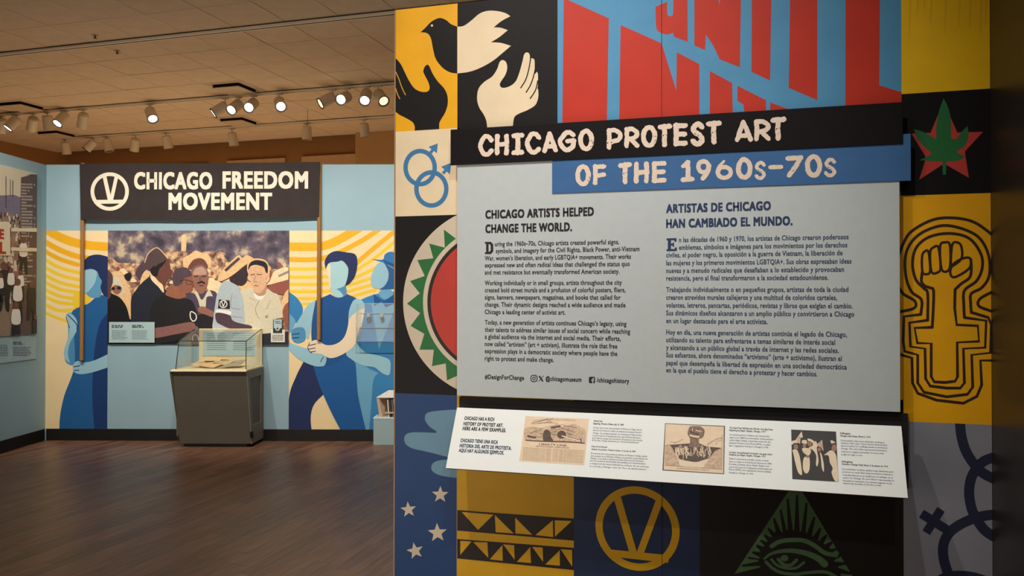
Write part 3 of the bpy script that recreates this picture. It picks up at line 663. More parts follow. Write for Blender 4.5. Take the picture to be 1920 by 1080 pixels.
TT = [('C', 897, 252.5, 925.6, 293), ('H', 928, 251, 955, 291), ('I', 958.5, 249, 983, 291), ('C', 985, 247.5, 1015, 289), ('A', 1017, 246.5, 1046, 286.5), ('G', 1045.6, 244, 1080.6, 285.6), ('O', 1084, 241, 1114, 284),
      ('P', 1137.5, 240.6, 1167.5, 280.6), ('R', 1170.6, 238, 1199, 278), ('O', 1202, 234, 1232.5, 277.5), ('T', 1232.5, 232, 1260, 276), ('E', 1262.5, 230.6, 1290, 274.4), ('S', 1294, 228, 1321.5, 274), ('T', 1324, 226, 1353, 271),
      ('A', 1377.5, 225, 1412, 267), ('R', 1414, 223.7, 1445, 265), ('T', 1444, 219, 1474, 264.4)]
TS = [('O', 1078.7, 308, 1107.8, 350), ('F', 1111.8, 308, 1137.3, 347), ('T', 1159, 304, 1185.7, 346.6), ('H', 1188.6, 303, 1217.5, 344.4), ('E', 1222, 302, 1249.6, 343.6), ('1', 1276.6, 300, 1303, 341.5), ('9', 1305, 298.4, 1335.3, 338.5), ('6', 1340, 297.8, 1375, 337.7), ('0', 1380, 294.4, 1411, 337.7), ('s', 1414.5, 302, 1436, 337), ('-', 1440, 308.6, 1469, 318), ('7', 1472, 291, 1506, 333.6), ('0', 1509, 288.7, 1541.8, 333.4), ('s', 1545, 296, 1568, 332)]
def flecks(L):
    out = []
    def blot(x, y, a, b, ang=0.0):
        n_ = 9; out.append([(x+a*math.cos(t)*random.uniform(.5, 1.1)*math.cos(ang)-b*math.sin(t)*math.sin(ang), y+a*math.cos(t)*math.sin(ang)+b*math.sin(t)*random.uniform(.5, 1.1)*math.cos(ang)) for t in [k*2*PI/n_ for k in range(n_)]])
    for ch, x0, y0, x1, y1 in L:
        W = x1-x0; H = y1-y0
        if ch in 'O':
            for _ in range(9): blot(x1-W*random.uniform(.04, .24), y0+H*random.uniform(.5, .85), random.uniform(.3, .9), random.uniform(.5, 1.6), .5)
        elif ch == 'H':
            for _ in range(4): blot(x1-random.uniform(.3, 2), y0+H*random.uniform(.4, .75), .45, random.uniform(1, 3))
        elif ch == 'T':
            blot(x0+W*.4, y0+H*.5, 2.3, 1.1, -.4); blot(x0+W*.6, y0+H*.47, 1.6, .6, .3); blot(x0+W*.5, y0+H*.7, .5, 1)
        elif ch in 'Ss':
            blot(x0+W*.35, y0+H*.5, 3.2*H/44, .7, .45); blot(x0+W*.55, y0+H*.57, 2.2*H/44, .6, .45); blot(x0+W*.4, y0+H*.9, .7, .5); blot(x0+W*.75, y0+H*.75, .5, .6)
        elif ch == 'P': blot(x0+1.5, y0+H*.68, 2.2, 1.2); blot(x0+9, y0+H*.66, 1.5, 1.4)
        elif ch in 'I1': 
            for _ in range(4): blot(x0+W*random.uniform(.5, .68), y0+H*random.uniform(.35, .8), .5, random.uniform(.4, 1.2))
        elif ch == '6': 
            for _ in range(5): blot(x0+W*random.uniform(.3, .65), y0+H*random.uniform(.5, .8), .9, .8)
        elif ch == '7': blot(x0+W*.45, y0+H*.68, 3.4, .7, -.25)
        else:
            for _ in range(2): blot(x0+W*random.uniform(.2, .8), y1-random.uniform(2, 9), .4, .5)
    return out
for lst, sf, par_, bm_ in ((TT, STITLE, title, m_tblk), (TS, SSUB, sub, m_tblu)):
    for ch, x0, y0, x1, y1 in lst:
        wf = 0.215 if ch != 's' else 0.19
        paint('letter', sf, brush(sf, ch, x0, y0, x1, y1, 0, wf), m_bone, par_, 0.0008)
    paint('scuff', sf, flecks(lst), bm_, par_, 0.0013)

# reading rail
m_rail = mat('rail_white_print', (244, 250, 250), rough=0.5, var=0.01, scale=20)
m_raile = mat('rail_edge_brown', (92, 66, 52), rough=0.6); m_sintra = mat('matte_black_board', (30, 29, 30), rough=0.7, var=0.08)
ra0, ra1 = -1.275, 0.5215
RL = (_rt-_rb).length
rail = thing('reading_rail', SR.w((ra0+ra1)/2, 0, -0.02), 'slanted white reading rail with three historic pictures below the grey text panel', 'reading rail')
mb = MB(); mb.box(SR.w((ra0+ra1)/2, RL/2, -0.001), ((ra1-ra0)/2, RL/2, 0.001), (SR.e1, SR.e2, SR.n)); mb.build('rail_top', m_rail, rail)
mb = MB(); mb.box(SR.w((ra0+ra1)/2, RL/2, -0.0068), ((ra1-ra0)/2-.0005, RL/2, 0.0048), (SR.e1, SR.e2, SR.n)); mb.build('rail_board', m_raile, rail)
mb = MB(); mb.box(((ra0+ra1)/2+0.012, D-0.012, 1.005), ((ra1-ra0)/2+0.02, 0.009, 0.144)); mb.build('back_board', m_sintra, rail)
for bxx in (ra0+0.25, (ra0+ra1)/2, ra1-0.25):
    mb = MB(); mb.hexa([(bxx-.01, D-.022, .87), (bxx+.01, D-.022, .87), (bxx+.01, D-.0215, .87), (bxx-.01, D-.0215, .87)], [(bxx-.01, D-.075, 1.08), (bxx+.01, D-.075, 1.08), (bxx+.01, D-.0215, 1.08), (bxx-.01, D-.0215, 1.08)])
    p0 = SR.w(bxx, 0.02, -0.0117); p1 = SR.w(bxx, RL-.01, -0.0117)
    mb = MB(); wv = X1*0.008
    mb.mesh([p0-wv, p1-wv, Vector((bxx, D-.021, p1.z))-wv, Vector((bxx, D-.021, p0.z))-wv, p0+wv, p1+wv, Vector((bxx, D-.021, p1.z))+wv, Vector((bxx, D-.021, p0.z))+wv],
            [(0, 1, 2, 3), (7, 6, 5, 4), (0, 4, 5, 1), (1, 5, 6, 2), (2, 6, 7, 3), (3, 7, 4, 0)])
    mb.build('bracket', m_sintra, rail)
OR = 0.0006
textobj('heading_lettering', SR, [('CHICAGO HAS A RICH', 870.3, 787, 926.8, 6.2, .045, 3), ('HISTORY OF PROTEST ART.', 868.5, 797.3, 943.8, 6.2, .045, 3), ('HERE ARE A FEW EXAMPLES.', 867, 806.2, 949, 6.2, .045, 3)], m_ink, rail, OR)
textobj('heading_lettering', SR, [('CHICAGO TIENE UNA RICA', 863, 828.6, 933.7, 6.2, .045, 3), ('HISTORIA DEL ARTE DE PROTESTA.', 861.4, 838.3, 959.5, 6.2, .045, 3), ('AQUÍ HAY ALGUNOS EJEMPLOS.', 859.8, 847.3, 945.3, 6.2, .045, 3)], m_inkb, rail, OR, label='navy heading')
k1 = K(830, 750, 4.465); k2 = K(1230, 770, 4.0)
def cap_text(k, rows, m, bold, caph):
    L = []
    for s, x0, y0, x1, y1 in rows:
        a = k([(x0, y0)])[0]; b = k([(x1, y1)])[0]; L.append((s, a[0], a[1], b[0], caph, bold, 1))
    textobj('caption_text', SR, L, m, rail, OR)
cap_text(k1, [('Liberty Line', 1265, 181, 1338, 184), ('Engraving, Western Citizen, July 13, 1844', 1262, 203, 1515, 212)], m_ink, .03, 3.1)
cap_text(k1, [('The Rev. John Cross, first president of Wheaton College, placed', 1258, 237, 1665, 249), ('this ad in the Western Citizen, an antislavery newspaper based in', 1258, 259, 1668, 272), ('Chicago. Cross helped maintain one Underground Railroad line,', 1256, 282, 1668, 297), ('a secret network of abolitionists who helped African Americans', 1253, 303, 1658, 318), ('and others escape the South for freedom in the North.', 1252, 324, 1676, 338), ('At the time, Chicago was known as a “hot bed of abolitionism.”', 1250, 343, 1650, 358)], m_inkb2, .01, 2.9)
cap_text(k1, [('Línea de la Libertad', 1245, 394, 1375, 398), ('Grabado de periódico, Western Citizen, 13 de julio de 1844', 1245, 418, 1615, 431)], m_ink, .02, 3.1)
cap_text(k1, [('El reverendo John Cross, primer presidente de Wheaton College, publicó', 1240, 452, 1715, 473), ('este anuncio en el Western Citizen, un periódico antiesclavista de', 1238, 473, 1717, 495), ('Chicago. Cross ayudó a mantener una línea del ferrocarril clandestino,', 1236, 493, 1688, 516), ('una red secreta de abolicionistas que ayudaba a los afroamericanos', 1234, 513, 1700, 537), ('a escapar del Sur hacia la libertad en el Norte. En ese entonces,', 1232, 536, 1730, 563), ('se conocía a Chicago como un “foco de abolicionismo”.', 1230, 559, 1715, 586)], m_inkb2, .01, 2.9)
cap_text(k2, [('The Hand That Will Rule the World—One Big Union', 552, 134, 876, 149), ('Engraving by Ralph Chaplin, Chicago, 1917', 550, 152, 822, 163)], m_ink, .03, 3.1)
cap_text(k2, [('A universal symbol of defiance, the clenched fist', 552, 185, 850, 196), ('dates to the 1848 French Revolution. Artist and labor', 551, 206, 880, 218), ('activist Ralph Chaplin created this version for the', 550, 226, 860, 238), ('Industrial Workers of the World (IWW), a socialist', 549, 247, 858, 259), ('labor organization founded in Chicago in 1905.', 548, 267, 845, 281)], m_inkb2, .01, 2.9)
cap_text(k2, [('La mano que gobernará el mundo: una gran unión', 549, 317, 870, 329), ('Grabado por Ralph Chaplin, Chicago, 1917', 548, 335, 822, 346)], m_ink, .03, 3.1)
cap_text(k2, [('Símbolo universal de rebeldía, el puño cerrado', 548, 365, 845, 381), ('tiene su origen en la Revolución francesa de 1848.', 548, 386, 868, 402), ('El artista y activista obrero Ralph Chaplin creó', 548, 406, 848, 422), ('esta versión para los Trabajadores Industriales del', 547, 427, 868, 445), ('Mundo (IWW), una organización obrera socialista', 547, 446, 862, 465), ('fundada en Chicago en 1905.', 547, 469, 732, 481)], m_inkb2, .01, 2.9)
cap_text(k2, [('Suffragists', 1380, 175, 1458, 180), ('Chicago Daily News, March 5, 1910', 1381, 194, 1608, 204)], m_ink, .03, 3.1)
cap_text(k2, [('Social activists often wore distinctive clothing to', 1385, 229, 1712, 245), ('champion their cause. These women donned white', 1386, 248, 1732, 268), ('hats and sashes for a suffrage parade in downtown', 1387, 268, 1733, 288), ('Chicago. The color white represented femininity in', 1387, 289, 1730, 307), ('response to negative portrayals of women who', 1388, 311, 1708, 328), ('sought the right to vote.', 1388, 333, 1550, 343)], m_inkb2, .01, 2.9)
cap_text(k2, [('Sufragistas', 1393, 387, 1475, 392), ('Periódico Chicago Daily News, 5 de marzo de 1910', 1395, 406, 1738, 428)], m_ink, .03, 3.1)
cap_text(k2, [('Los activistas sociales usaban ropa distintiva para', 1397, 443, 1780, 467), ('promover su causa. Estas mujeres vistieron sombreros', 1398, 464, 1772, 489), ('y bandas blancas en un desfile por el sufragio en el', 1400, 487, 1772, 510), ('centro de Chicago. El color blanco representaba la', 1401, 508, 1783, 533), ('feminidad en respuesta a los retratos negativos de las', 1402, 530, 1768, 555), ('mujeres que buscaban el derecho a votar.', 1404, 549, 1690, 570)], m_inkb2, .01, 2.9)
# the three prints
m_sep = mat('print_sepia_paper', (240, 216, 186), rough=0.5, var=0.05, scale=30); m_sepg = mat('print_sepia_grey', (208, 180, 154), rough=0.5, var=0.25, scale=90)
m_sepd = mat('print_sepia_dark', (92, 72, 62), rough=0.5, var=0.3, scale=120); m_sepm = mat('print_sepia_mid', (142, 116, 98), rough=0.5, var=0.3, scale=110)
m_pblk = mat('print_black', (38, 33, 34), rough=0.45, var=0.2, scale=60); m_pcr = mat('print_cream', (238, 220, 192), rough=0.5, var=0.05, scale=60); m_psk = mat('print_face_brown', (160, 122, 104), rough=0.5, var=0.25, scale=150)
def pprint(corners_px, m, label):
    Q = loc(SR, corners_px); a0 = sum(q[0] for q in (Q[0], Q[3]))/2; a1 = sum(q[0] for q in (Q[1], Q[2]))/2; b1 = (Q[0][1]+Q[1][1])/2; b0 = (Q[2][1]+Q[3][1])/2
    mb = MB(); mb.box(SR.w((a0+a1)/2, (b0+b1)/2, 0.0005), ((a1-a0)/2, (b1-b0)/2, 0.0005), (SR.e1, SR.e2, SR.n))
    return mb.build('picture', m, rail, label=label), (a0, b0, a1, b1)
OQ = 0.0013
q1, b1_ = pprint(k1([(690, 135), (1222, 158), (1188, 545), (645, 512)]), m_sep, 'sepia engraving of a train entering a tunnel over newsprint')
kk = K(980, 770, 9.82)
paint('hill', SR, [kk(smooth([(35, 540, 1), (40, 340), (200, 300), (420, 330), (640, 250), (730, 300), (930, 250), (1060, 300), (1160, 380), (1150, 600, 1), (600, 590)]))] + [kk(q) for q in stroke([(200, 190), (560, 165), (960, 180)], 26) + stroke([(170, 245), (500, 220), (640, 240)], 18)], m_sepg, q1, OQ, b1_)
sk = []
for i in range(34):
    x0 = random.uniform(60, 800); y0 = random.uniform(180, 500); L = random.uniform(80, 300); s_ = random.uniform(-.45, .1) if x0 < 600 else random.uniform(0.05, .5)
    sk += stroke([(x0, y0), (x0+L/2, y0+s_*L/2-8), (x0+L, y0+s_*L)], random.uniform(4, 12), caps=False)
paint('hatching', SR, [kk(q) for q in sk], m_sepm, q1, OQ+.0002, b1_)
tr = stroke([(60, 545), (250, 560), (520, 570), (800, 575), (1140, 600)], 20) + stroke([(530, 320), (690, 290)], 26) + stroke([(100, 470), (230, 500)], 34)
tr += [smooth([(385, 400), (450, 350), (510, 400), (520, 480), (560, 560), (390, 560)]), ell(718, 445, 85, 72, 24)]
tr += stroke([(1070, 520), (1080, 590)], 20) + stroke([(830, 480), (1070, 545)], 10)
paint('train', SR, [kk(q) for q in tr], m_sepd, q1, OQ+.0004, b1_)
paint('train_light', SR, [kk(q) for q in stroke([(730, 470), (840, 500), (1060, 560)], 22) + stroke(ell(718, 445, 95, 82, 20, PI, 2*PI), 9)], m_sep, q1, OQ+.0006, b1_)
mbk = MB()
def ktext(mbx, k, s, x0, y0, x1, y1, cap, bold=0.0): a = k([(x0, y0)])[0]; b = k([(x1, y1)])[0]; text(mbx, SR, s, a[0], a[1], b[0], cap, OQ+.0004, bold, 1)
ktext(mbk, kk, 'LIBERTY LINE.', 300, 632, 825, 655, 3.2, .03); ktext(mbk, kk, 'NEW ARRANGEMENT—NIGHT AND DAY.', 245, 665, 875, 690, 1.9, .02)
for r_ in range(9):
    yy = 690 + r_*27
    ktext(mbk, kk, 'The improved and splendid Locomotives, Clarkson', 8-r_*1.5, yy, 535-r_*2, yy+24, 1.8)
    ktext(mbk, kk, 'run their regular trips during the present season', 560-r_*2, yy+27, 1135-r_*3, yy+50, 1.8)
mbk.build('newsprint', m_sepm, q1)
q2, b2_ = pprint(k2([(66, 93), (516, 117), (511, 478), (50, 446)]), m_sepd, 'sepia print of a giant fist rising over a crowd of workers')
kq = K(1235, 785, 9.82)
paint('print_paper', SR, [kq([(128, 98), (1200, 150), (1190, 1010), (92, 940)])], m_sep, q2, OQ, b2_)
paint('print_frame', SR, [kq(q) for q in stroke([(125, 490), (110, 860), (1165, 935), (1165, 300)], 5, sm=False)], m_sepd, q2, OQ+.0006, b2_)
paint('ground', SR, [kq(smooth([(130, 480, 1), (230, 480), (300, 640), (430, 880, 1), (120, 855, 1)])), kq(smooth([(1165, 545, 1), (1060, 570), (980, 680), (810, 905), (830, 915, 1), (1163, 932, 1)]))], m_sepg, q2, OQ+.0002, b2_)
paint('crowd_mass', SR, [kq(smooth([(200, 485, 1), (400, 470), (560, 460), (750, 460), (880, 510), (1160, 540, 1), (1040, 600), (960, 700), (900, 760), (700, 800), (420, 760), (300, 640), (250, 540)]))], m_sepd, q2, OQ+.0004, b2_)
arms = []
for i in range(60):
    x0 = random.uniform(300, 950); yt = random.uniform(490, 620); L = random.uniform(60, 160)
    arms += stroke([(x0, yt), (x0+random.uniform(-30, 30), yt+L*.5), (x0+random.uniform(-25, 35), yt+L)], random.uniform(6, 13))
paint('crowd_figures', SR, [kq(q) for q in arms], m_sep, q2, OQ+.0006, b2_)
paint('fist', SR, [kq(smooth([(540, 230), (570, 155), (640, 140), (720, 140), (790, 155), (845, 220), (830, 310), (800, 355), (745, 380), (745, 450), (760, 520), (570, 520), (575, 440), (575, 370), (535, 290)]))], m_sepm, q2, OQ+.0008, b2_)
paint('fist_shade', SR, [kq(q) for q in stroke([(580, 245), (650, 270), (730, 285)], 34) + stroke([(600, 170), (590, 220)], 10) + stroke([(660, 165), (655, 215)], 10) + stroke([(730, 165), (735, 210)], 12) + stroke([(545, 280), (600, 350), (700, 375)], 12) + stroke([(610, 400), (600, 510)], 8) + stroke([(650, 400), (650, 510)], 8) + stroke([(700, 400), (705, 510)], 8) + stroke([(835, 230), (800, 340)], 12)], m_sepd, q2, OQ+.001, b2_)
paint('fist_light', SR, [kq(q) for q in stroke([(580, 310), (650, 330), (740, 340)], 30) + stroke([(690, 220), (780, 240)], 16) + stroke([(625, 180), (622, 225)], 12)], m_sep, q2, OQ+.0012, b2_)
paint('haze', SR, [kq(q) for q in stroke([(220, 430), (320, 440), (440, 385)], 22) + stroke([(900, 480), (990, 420), (1090, 370), (1165, 360)], 26) + stroke([(1060, 480), (1080, 420), (1150, 400)], 14)], m_sepg, q2, OQ+.0004, b2_)
mbk = MB(); ktext(mbk, kq, 'The Hand That Will Rule the World—One Big Union.', 340, 925, 940, 972, 2.1, .01); mbk.build('printed_caption', m_sepd, q2)
paint('basin', SR, [kq(smooth([(380, 760), (500, 775), (700, 800), (920, 740), (850, 850), (800, 905), (430, 880)]))], m_pcr, q2, OQ+.0005, b2_)
q3, b3_ = pprint(k2([(1014, 142), (1352, 158), (1366, 535), (1022, 512)]), m_pblk, 'dark photograph of women in white hats and sashes')
kr = K(1475, 795, 9.39)
W_ = [[(265, 130), (150, 290), (235, 350), (245, 240), (285, 245)], smooth([(100, 465, 1), (150, 440), (190, 470), (235, 600), (270, 850), (255, 900), (200, 850), (150, 680), (125, 560)]),
      smooth([(290, 640), (330, 575), (400, 600), (400, 800), (345, 875), (290, 800)]), smooth([(270, 455), (300, 420), (420, 450), (400, 550), (320, 530)]), smooth([(370, 260), (440, 275), (510, 330), (545, 380), (530, 440), (560, 620), (555, 700), (535, 750), (515, 700), (520, 560), (460, 460), (385, 425), (455, 380), (450, 330), (380, 300)]),
      [(510, 295), (555, 385), (490, 400), (485, 340)], smooth([(585, 500), (615, 540), (650, 690), (655, 840), (620, 780), (600, 600)]), smooth([(655, 550, 1), (780, 465), (860, 530), (890, 700), (905, 1020), (840, 990), (790, 860), (810, 780), (760, 680), (735, 560)]),
      smooth([(85, 310), (150, 290), (200, 330), (140, 345), (90, 365)]), smooth([(275, 290), (350, 290), (350, 350), (275, 340)]), [(765, 295), (800, 290), (850, 320), (855, 345), (790, 350)]]
paint('white_sashes', SR, [kr(q) for q in W_], m_pcr, q3, OQ, b3_)
paint('pennants', SR, [kr([(545, 345), (625, 280), (650, 480), (600, 430), (560, 400)]), kr(smooth([(165, 280), (235, 215), (230, 320)]))], m_sepg, q3, OQ+.0002, b3_)
paint('faces', SR, [kr(ell(160, 405, 40, 50, 18)), kr(ell(312, 385, 32, 38, 18)), kr(ell(405, 350, 40, 48, 18)), kr(ell(575, 450, 32, 40, 18)), kr(ell(835, 425, 45, 65, 18)), kr(ell(365, 575, 35, 22, 12))], m_psk, q3, OQ+.0004, b3_)
paint('hair', SR, [kr(q) for q in stroke([(110, 420), (130, 350), (200, 360)], 20) + stroke([(535, 430), (575, 410), (610, 440)], 14) + stroke([(785, 400), (810, 350), (870, 350)], 16)], m_pblk, q3, OQ+.0006, b3_)
# ------------------------------------------------------------------ far mural paint
def mm(n, rgb): return mat('mural_'+n, rgb, rough=0.5, var=0.03, scale=4, bump=0.12, bscale=150)
mc = mm('cream', (240, 214, 164)); my1 = mm('amber', (238, 174, 26)); my2 = mm('yellow', (240, 202, 50)); mb1 = mm('dress_blue', (32, 94, 150)); mb2 = mm('mid_blue', (78, 142, 184)); mb3 = mm('light_blue', (150, 194, 208))
mnv = mm('navy', (28, 44, 88)); mb4 = mm('deep_blue', (20, 80, 140)); mb5 = mm('azure', (52, 128, 182)); mb6 = mm('soft_blue', (106, 166, 198)); mfc = mm('face_aqua', (168, 208, 212)); mcs = mm('arm_cream', (236, 216, 184)); mb7 = mm('shade_blue', (92, 154, 188))
zM = SM.p(100, 432.5)[1]
def mblock(a0, a1, b0, b1, label):
    mb = MB(); mb.box(SM.w((a0+a1)/2, (b0+b1)/2, 0.001), ((a1-a0)/2, (b1-b0)/2, 0.001), (SM.e1, SM.e2, SM.n))
    return mb.build('mural_panel', mc, wall_far, label=label), (a0, b0, a1, b1)
f1, fb1 = mblock(0.004, SM.p(203, 520)[0], 0.128, zM, 'cream panel with a blue woman beneath yellow arcs')
f2, fb2 = mblock(SM.p(542.5, 520)[0], 6.6, 0.128, zM, 'cream panel with blue marchers beneath yellow arcs')
kL2 = K(80, 400, 2.5116); kR2 = K(520, 420, 2.634)
def FP(name, k, polys, m, par_, lev, bx, label=None): paint(name, SM, [k(p) for p in polys], m, par_, 0.0025+lev*0.0009, bx, label=label)
A1 = stroke([(0, 60), (40, 90), (100, 120), (160, 140), (230, 152), (320, 158)], 40) + stroke([(0, 128), (80, 172), (165, 203), (240, 215)], 25) + stroke([(0, 172), (80, 215), (165, 242)], 20)
A2 = []
for y0, y1, y2 in ((212, 255, 278), (248, 290, 312), (284, 325, 345), (318, 357, 372), (354, 390, 403), (388, 420, 428), (424, 458, 452)): A2 += stroke([(0, y0), (80, y1), (165, y2), (200, y2+4)], 15)
A2 += stroke([(0, 462), (60, 490), (112, 507)], 13)
FP('yellow_arcs', kL2, A1, my1, f1, 0, fb1); FP('yellow_arcs', kL2, A2, my2, f1, 0, fb1)
FP('yellow_arcs', kL2, [smooth([(150, 372), (205, 372), (228, 392), (215, 420), (150, 445)])], my2, f1, 1, fb1)
dress = smooth([(275, 383, 1), (310, 392, 1), (310, 1060, 1), (79, 1060, 1), (82, 960), (102, 860), (140, 760), (152, 700), (150, 600), (140, 500), (140, 462), (175, 440), (215, 425), (245, 400)])
FP('painted_figure', kL2, [smooth([(110, 480), (135, 468), (160, 500), (168, 600), (165, 700), (140, 716), (110, 700), (103, 650), (118, 590), (120, 530)])], mb2, f1, 0, fb1)
FP('painted_dress', kL2, [dress], mb1, f1, 1, fb1)
FP('painted_dress', kL2, [smooth([(310, 465, 1), (270, 520), (248, 620), (238, 740), (235, 880), (248, 1060, 1), (310, 1060, 1)])], mm('dress_navy', (22, 56, 108)), f1, 2, fb1)
FP('painted_arm', kL2, [smooth([(112, 480), (125, 468), (150, 485), (163, 510), (163, 545), (150, 575), (130, 610), (120, 660), (128, 705), (105, 680), (102, 645), (118, 590), (125, 540)])], mb3, f1, 2, fb1)
FP('painted_arm', kL2, [smooth([(310, 662, 1), (250, 690), (200, 702), (165, 695), (146, 712), (145, 742), (175, 757), (230, 750), (310, 725, 1)])], mb3, f1, 3, fb1)
FP('finger_line', kL2, stroke([(148, 722), (175, 718)], 4) + stroke([(150, 740), (172, 738)], 4) + stroke([(120, 478), (160, 520), (163, 548)], 4) + stroke([(112, 490), (128, 540)], 3), mnv, f1, 4, fb1)
FP('painted_face', kL2, [smooth([(188, 285), (205, 262), (240, 258), (270, 285), (280, 310), (276, 385), (250, 398), (225, 395), (205, 378), (186, 350)])], mb7, f1, 2, fb1)
FP('painted_face', kL2, [smooth([(187, 285), (205, 264), (235, 262), (256, 275), (250, 320), (232, 350), (205, 375), (186, 350)])], mb3, f1, 3, fb1)
FP('painted_hair', kL2, [smooth([(188, 270, 1), (188, 240), (215, 205), (260, 194), (310, 205, 1), (310, 395, 1), (288, 385), (274, 350), (280, 320), (268, 300), (258, 275), (230, 262)])], mnv, f1, 4, fb1)
B1 = stroke([(40, 112), (190, 112), (260, 98), (340, 58), (420, 10)], 42, n=6) + stroke([(40, 175), (190, 175), (280, 152), (380, 103), (450, 62), (540, 0)], 24) + stroke([(390, 195), (470, 125), (600, 20)], 22)
B2 = []
for y in (222, 262, 298, 334, 368): B2 += stroke([(40, y), (190, y), (262, y-4)], 16)
B2 += stroke([(90, 398), (190, 392)], 12)
for P in ([(385, 232), (490, 162), (610, 60)], [(380, 268), (475, 222), (520, 195)], [(350, 305), (460, 268)], [(345, 335), (460, 302)], [(355, 362), (485, 325)], [(560, 150), (620, 90)]): B2 += stroke(P, 15)
FP('yellow_arcs', kR2, B1, my1, f2, 0, fb2); FP('yellow_arcs', kR2, B2, my2, f2, 0, fb2)
FP('painted_dress', kR2, [smooth([(58, 335, 1), (100, 368), (127, 420), (105, 480), (58, 500, 1)])], mb5, f2, 1, fb2)
FP('painted_arm', kR2, [smooth([(58, 440, 1), (90, 480), (70, 530), (58, 540, 1)])], mb6, f2, 2, fb2)
FP('painted_coat', kR2, [smooth([(400, 380, 1), (480, 348), (600, 330, 1), (720, 380, 1), (760, 1060, 1), (440, 1060, 1), (405, 900), (385, 690), (395, 500)])], mb5, f2, 1, fb2)
FP('painted_coat', kR2, [smooth([(385, 640, 1), (440, 705), (500, 735, 1), (475, 770), (465, 880), (452, 1060, 1), (428, 980), (400, 860)])], mb6, f2, 2, fb2)
FP('painted_shirt', kR2, [[(465, 395), (590, 395), (502, 620)], smooth([(500, 345), (520, 325), (560, 325), (572, 350), (530, 372)])], mb6, f2, 2, fb2)
FP('painted_bow_tie', kR2, [[(475, 345), (512, 372), (532, 378), (580, 345), (590, 388), (535, 412), (515, 380), (480, 405)]], mb4, f2, 3, fb2)
FP('painted_leg', kR2, [smooth([(130, 680, 1), (190, 700), (235, 835, 1), (182, 890), (165, 960), (176, 1060, 1), (56, 1060, 1), (58, 860), (92, 755)])], mnv, f2, 3, fb2)
FP('painted_leg', kR2, [smooth([(175, 685, 1), (240, 640), (345, 630), (385, 690), (400, 850), (448, 1060, 1), (336, 1060, 1), (272, 940), (222, 830), (196, 760)])], mm('trouser_blue', (20, 88, 152)), f2, 4, fb2)
FP('painted_top', kR2, [smooth([(262, 346, 1), (290, 362), (322, 362), (345, 346, 1), (398, 376), (372, 430), (352, 520), (348, 600), (330, 655), (250, 700), (190, 660), (170, 570), (172, 480), (190, 378, 1)])], mb4, f2, 5, fb2)
FP('painted_arm', kR2, [smooth([(192, 375, 1), (150, 402), (120, 450), (78, 522), (100, 515), (135, 520), (142, 560), (155, 560), (168, 500), (188, 440)])], mb3, f2, 4, fb2)
FP('painted_arm', kR2, [smooth([(58, 583, 1), (110, 603), (180, 625), (225, 628), (243, 660), (238, 690), (225, 702), (180, 700), (110, 668), (58, 620, 1)])], mb3, f2, 6, fb2)
FP('painted_arm', kR2, [smooth([(385, 560), (400, 600), (440, 635), (480, 645), (520, 655), (555, 672), (560, 712), (552, 745), (520, 738), (480, 708), (420, 698), (370, 670), (340, 635)])], mb3, f2, 5, fb2)
FP('painted_fist', kR2, [smooth([(70, 532), (90, 513), (128, 512), (140, 540), (135, 575), (100, 588), (74, 572)])], mb2, f2, 5, fb2)
FP('painted_arm', kR2, [smooth([(375, 380), (400, 370), (425, 385), (432, 420), (420, 490), (400, 560), (370, 612), (310, 650), (260, 662), (220, 642), (170, 635), (153, 615), (160, 588), (195, 572), (240, 597), (290, 592), (330, 560), (350, 500), (355, 430)])], mcs, f2, 7, fb2)
FP('painted_shoulder', kR2, [smooth([(375, 380), (400, 370), (425, 385), (431, 415), (405, 425), (370, 450), (356, 470), (355, 430)])], mb3, f2, 8, fb2)
FP('finger_line', kR2, stroke([(155, 600), (190, 592)], 3.5) + stroke([(152, 618), (188, 612)], 3.5) + stroke([(165, 632), (190, 628)], 3.5) + stroke([(160, 585), (152, 615), (170, 637)], 3) + stroke([(75, 545), (110, 540)], 3) + stroke([(76, 562), (108, 560)], 3) + stroke([(215, 680), (228, 655)], 3), mnv, f2, 9, fb2)
FP('painted_neck', kR2, [smooth([(300, 320), (335, 300), (342, 345), (325, 358), (300, 355)])], mb2, f2, 6, fb2)
FP('painted_neck', kR2, [smooth([(262, 322), (300, 325), (326, 356), (290, 361)])], mfc, f2, 7, fb2)
FP('painted_face', kR2, [smooth([(245, 215), (260, 192), (300, 186), (325, 182), (346, 215), (352, 240), (338, 300), (290, 322), (266, 316), (262, 290)])], mfc, f2, 8, fb2)
FP('painted_face', kR2, [smooth([(245, 212), (262, 200), (264, 290), (268, 317), (254, 300), (258, 275), (244, 245)])], mcs, f2, 9, fb2)
FP('painted_hair', kR2, [smooth([(240, 222, 1), (235, 185), (255, 150), (290, 134), (340, 140), (385, 150), (396, 190), (386, 250), (360, 290), (335, 305, 1), (348, 262), (350, 215), (322, 182), (290, 186), (256, 193)])], mnv, f2, 10, fb2)
FP('painted_face', kR2, [smooth([(488, 205), (520, 188), (545, 230), (540, 290), (510, 318), (472, 312), (462, 285), (466, 250)])], mb3, f2, 4, fb2)
FP('painted_face', kR2, [smooth([(520, 188, 1), (600, 235, 1), (600, 320, 1), (500, 325, 1), (518, 315), (545, 280), (547, 230)])], mb1, f2, 3, fb2)
FP('painted_hat', kR2, [smooth([(466, 172, 1), (520, 176), (532, 150), (565, 137), (620, 160, 1), (620, 245, 1), (560, 208), (515, 188)])], mm('hat_blue', (48, 116, 176)), f2, 5, fb2)
FP('painted_hat_band', kR2, [[(522, 176), (620, 215), (620, 235), (530, 190)]], mb4, f2, 6, fb2)

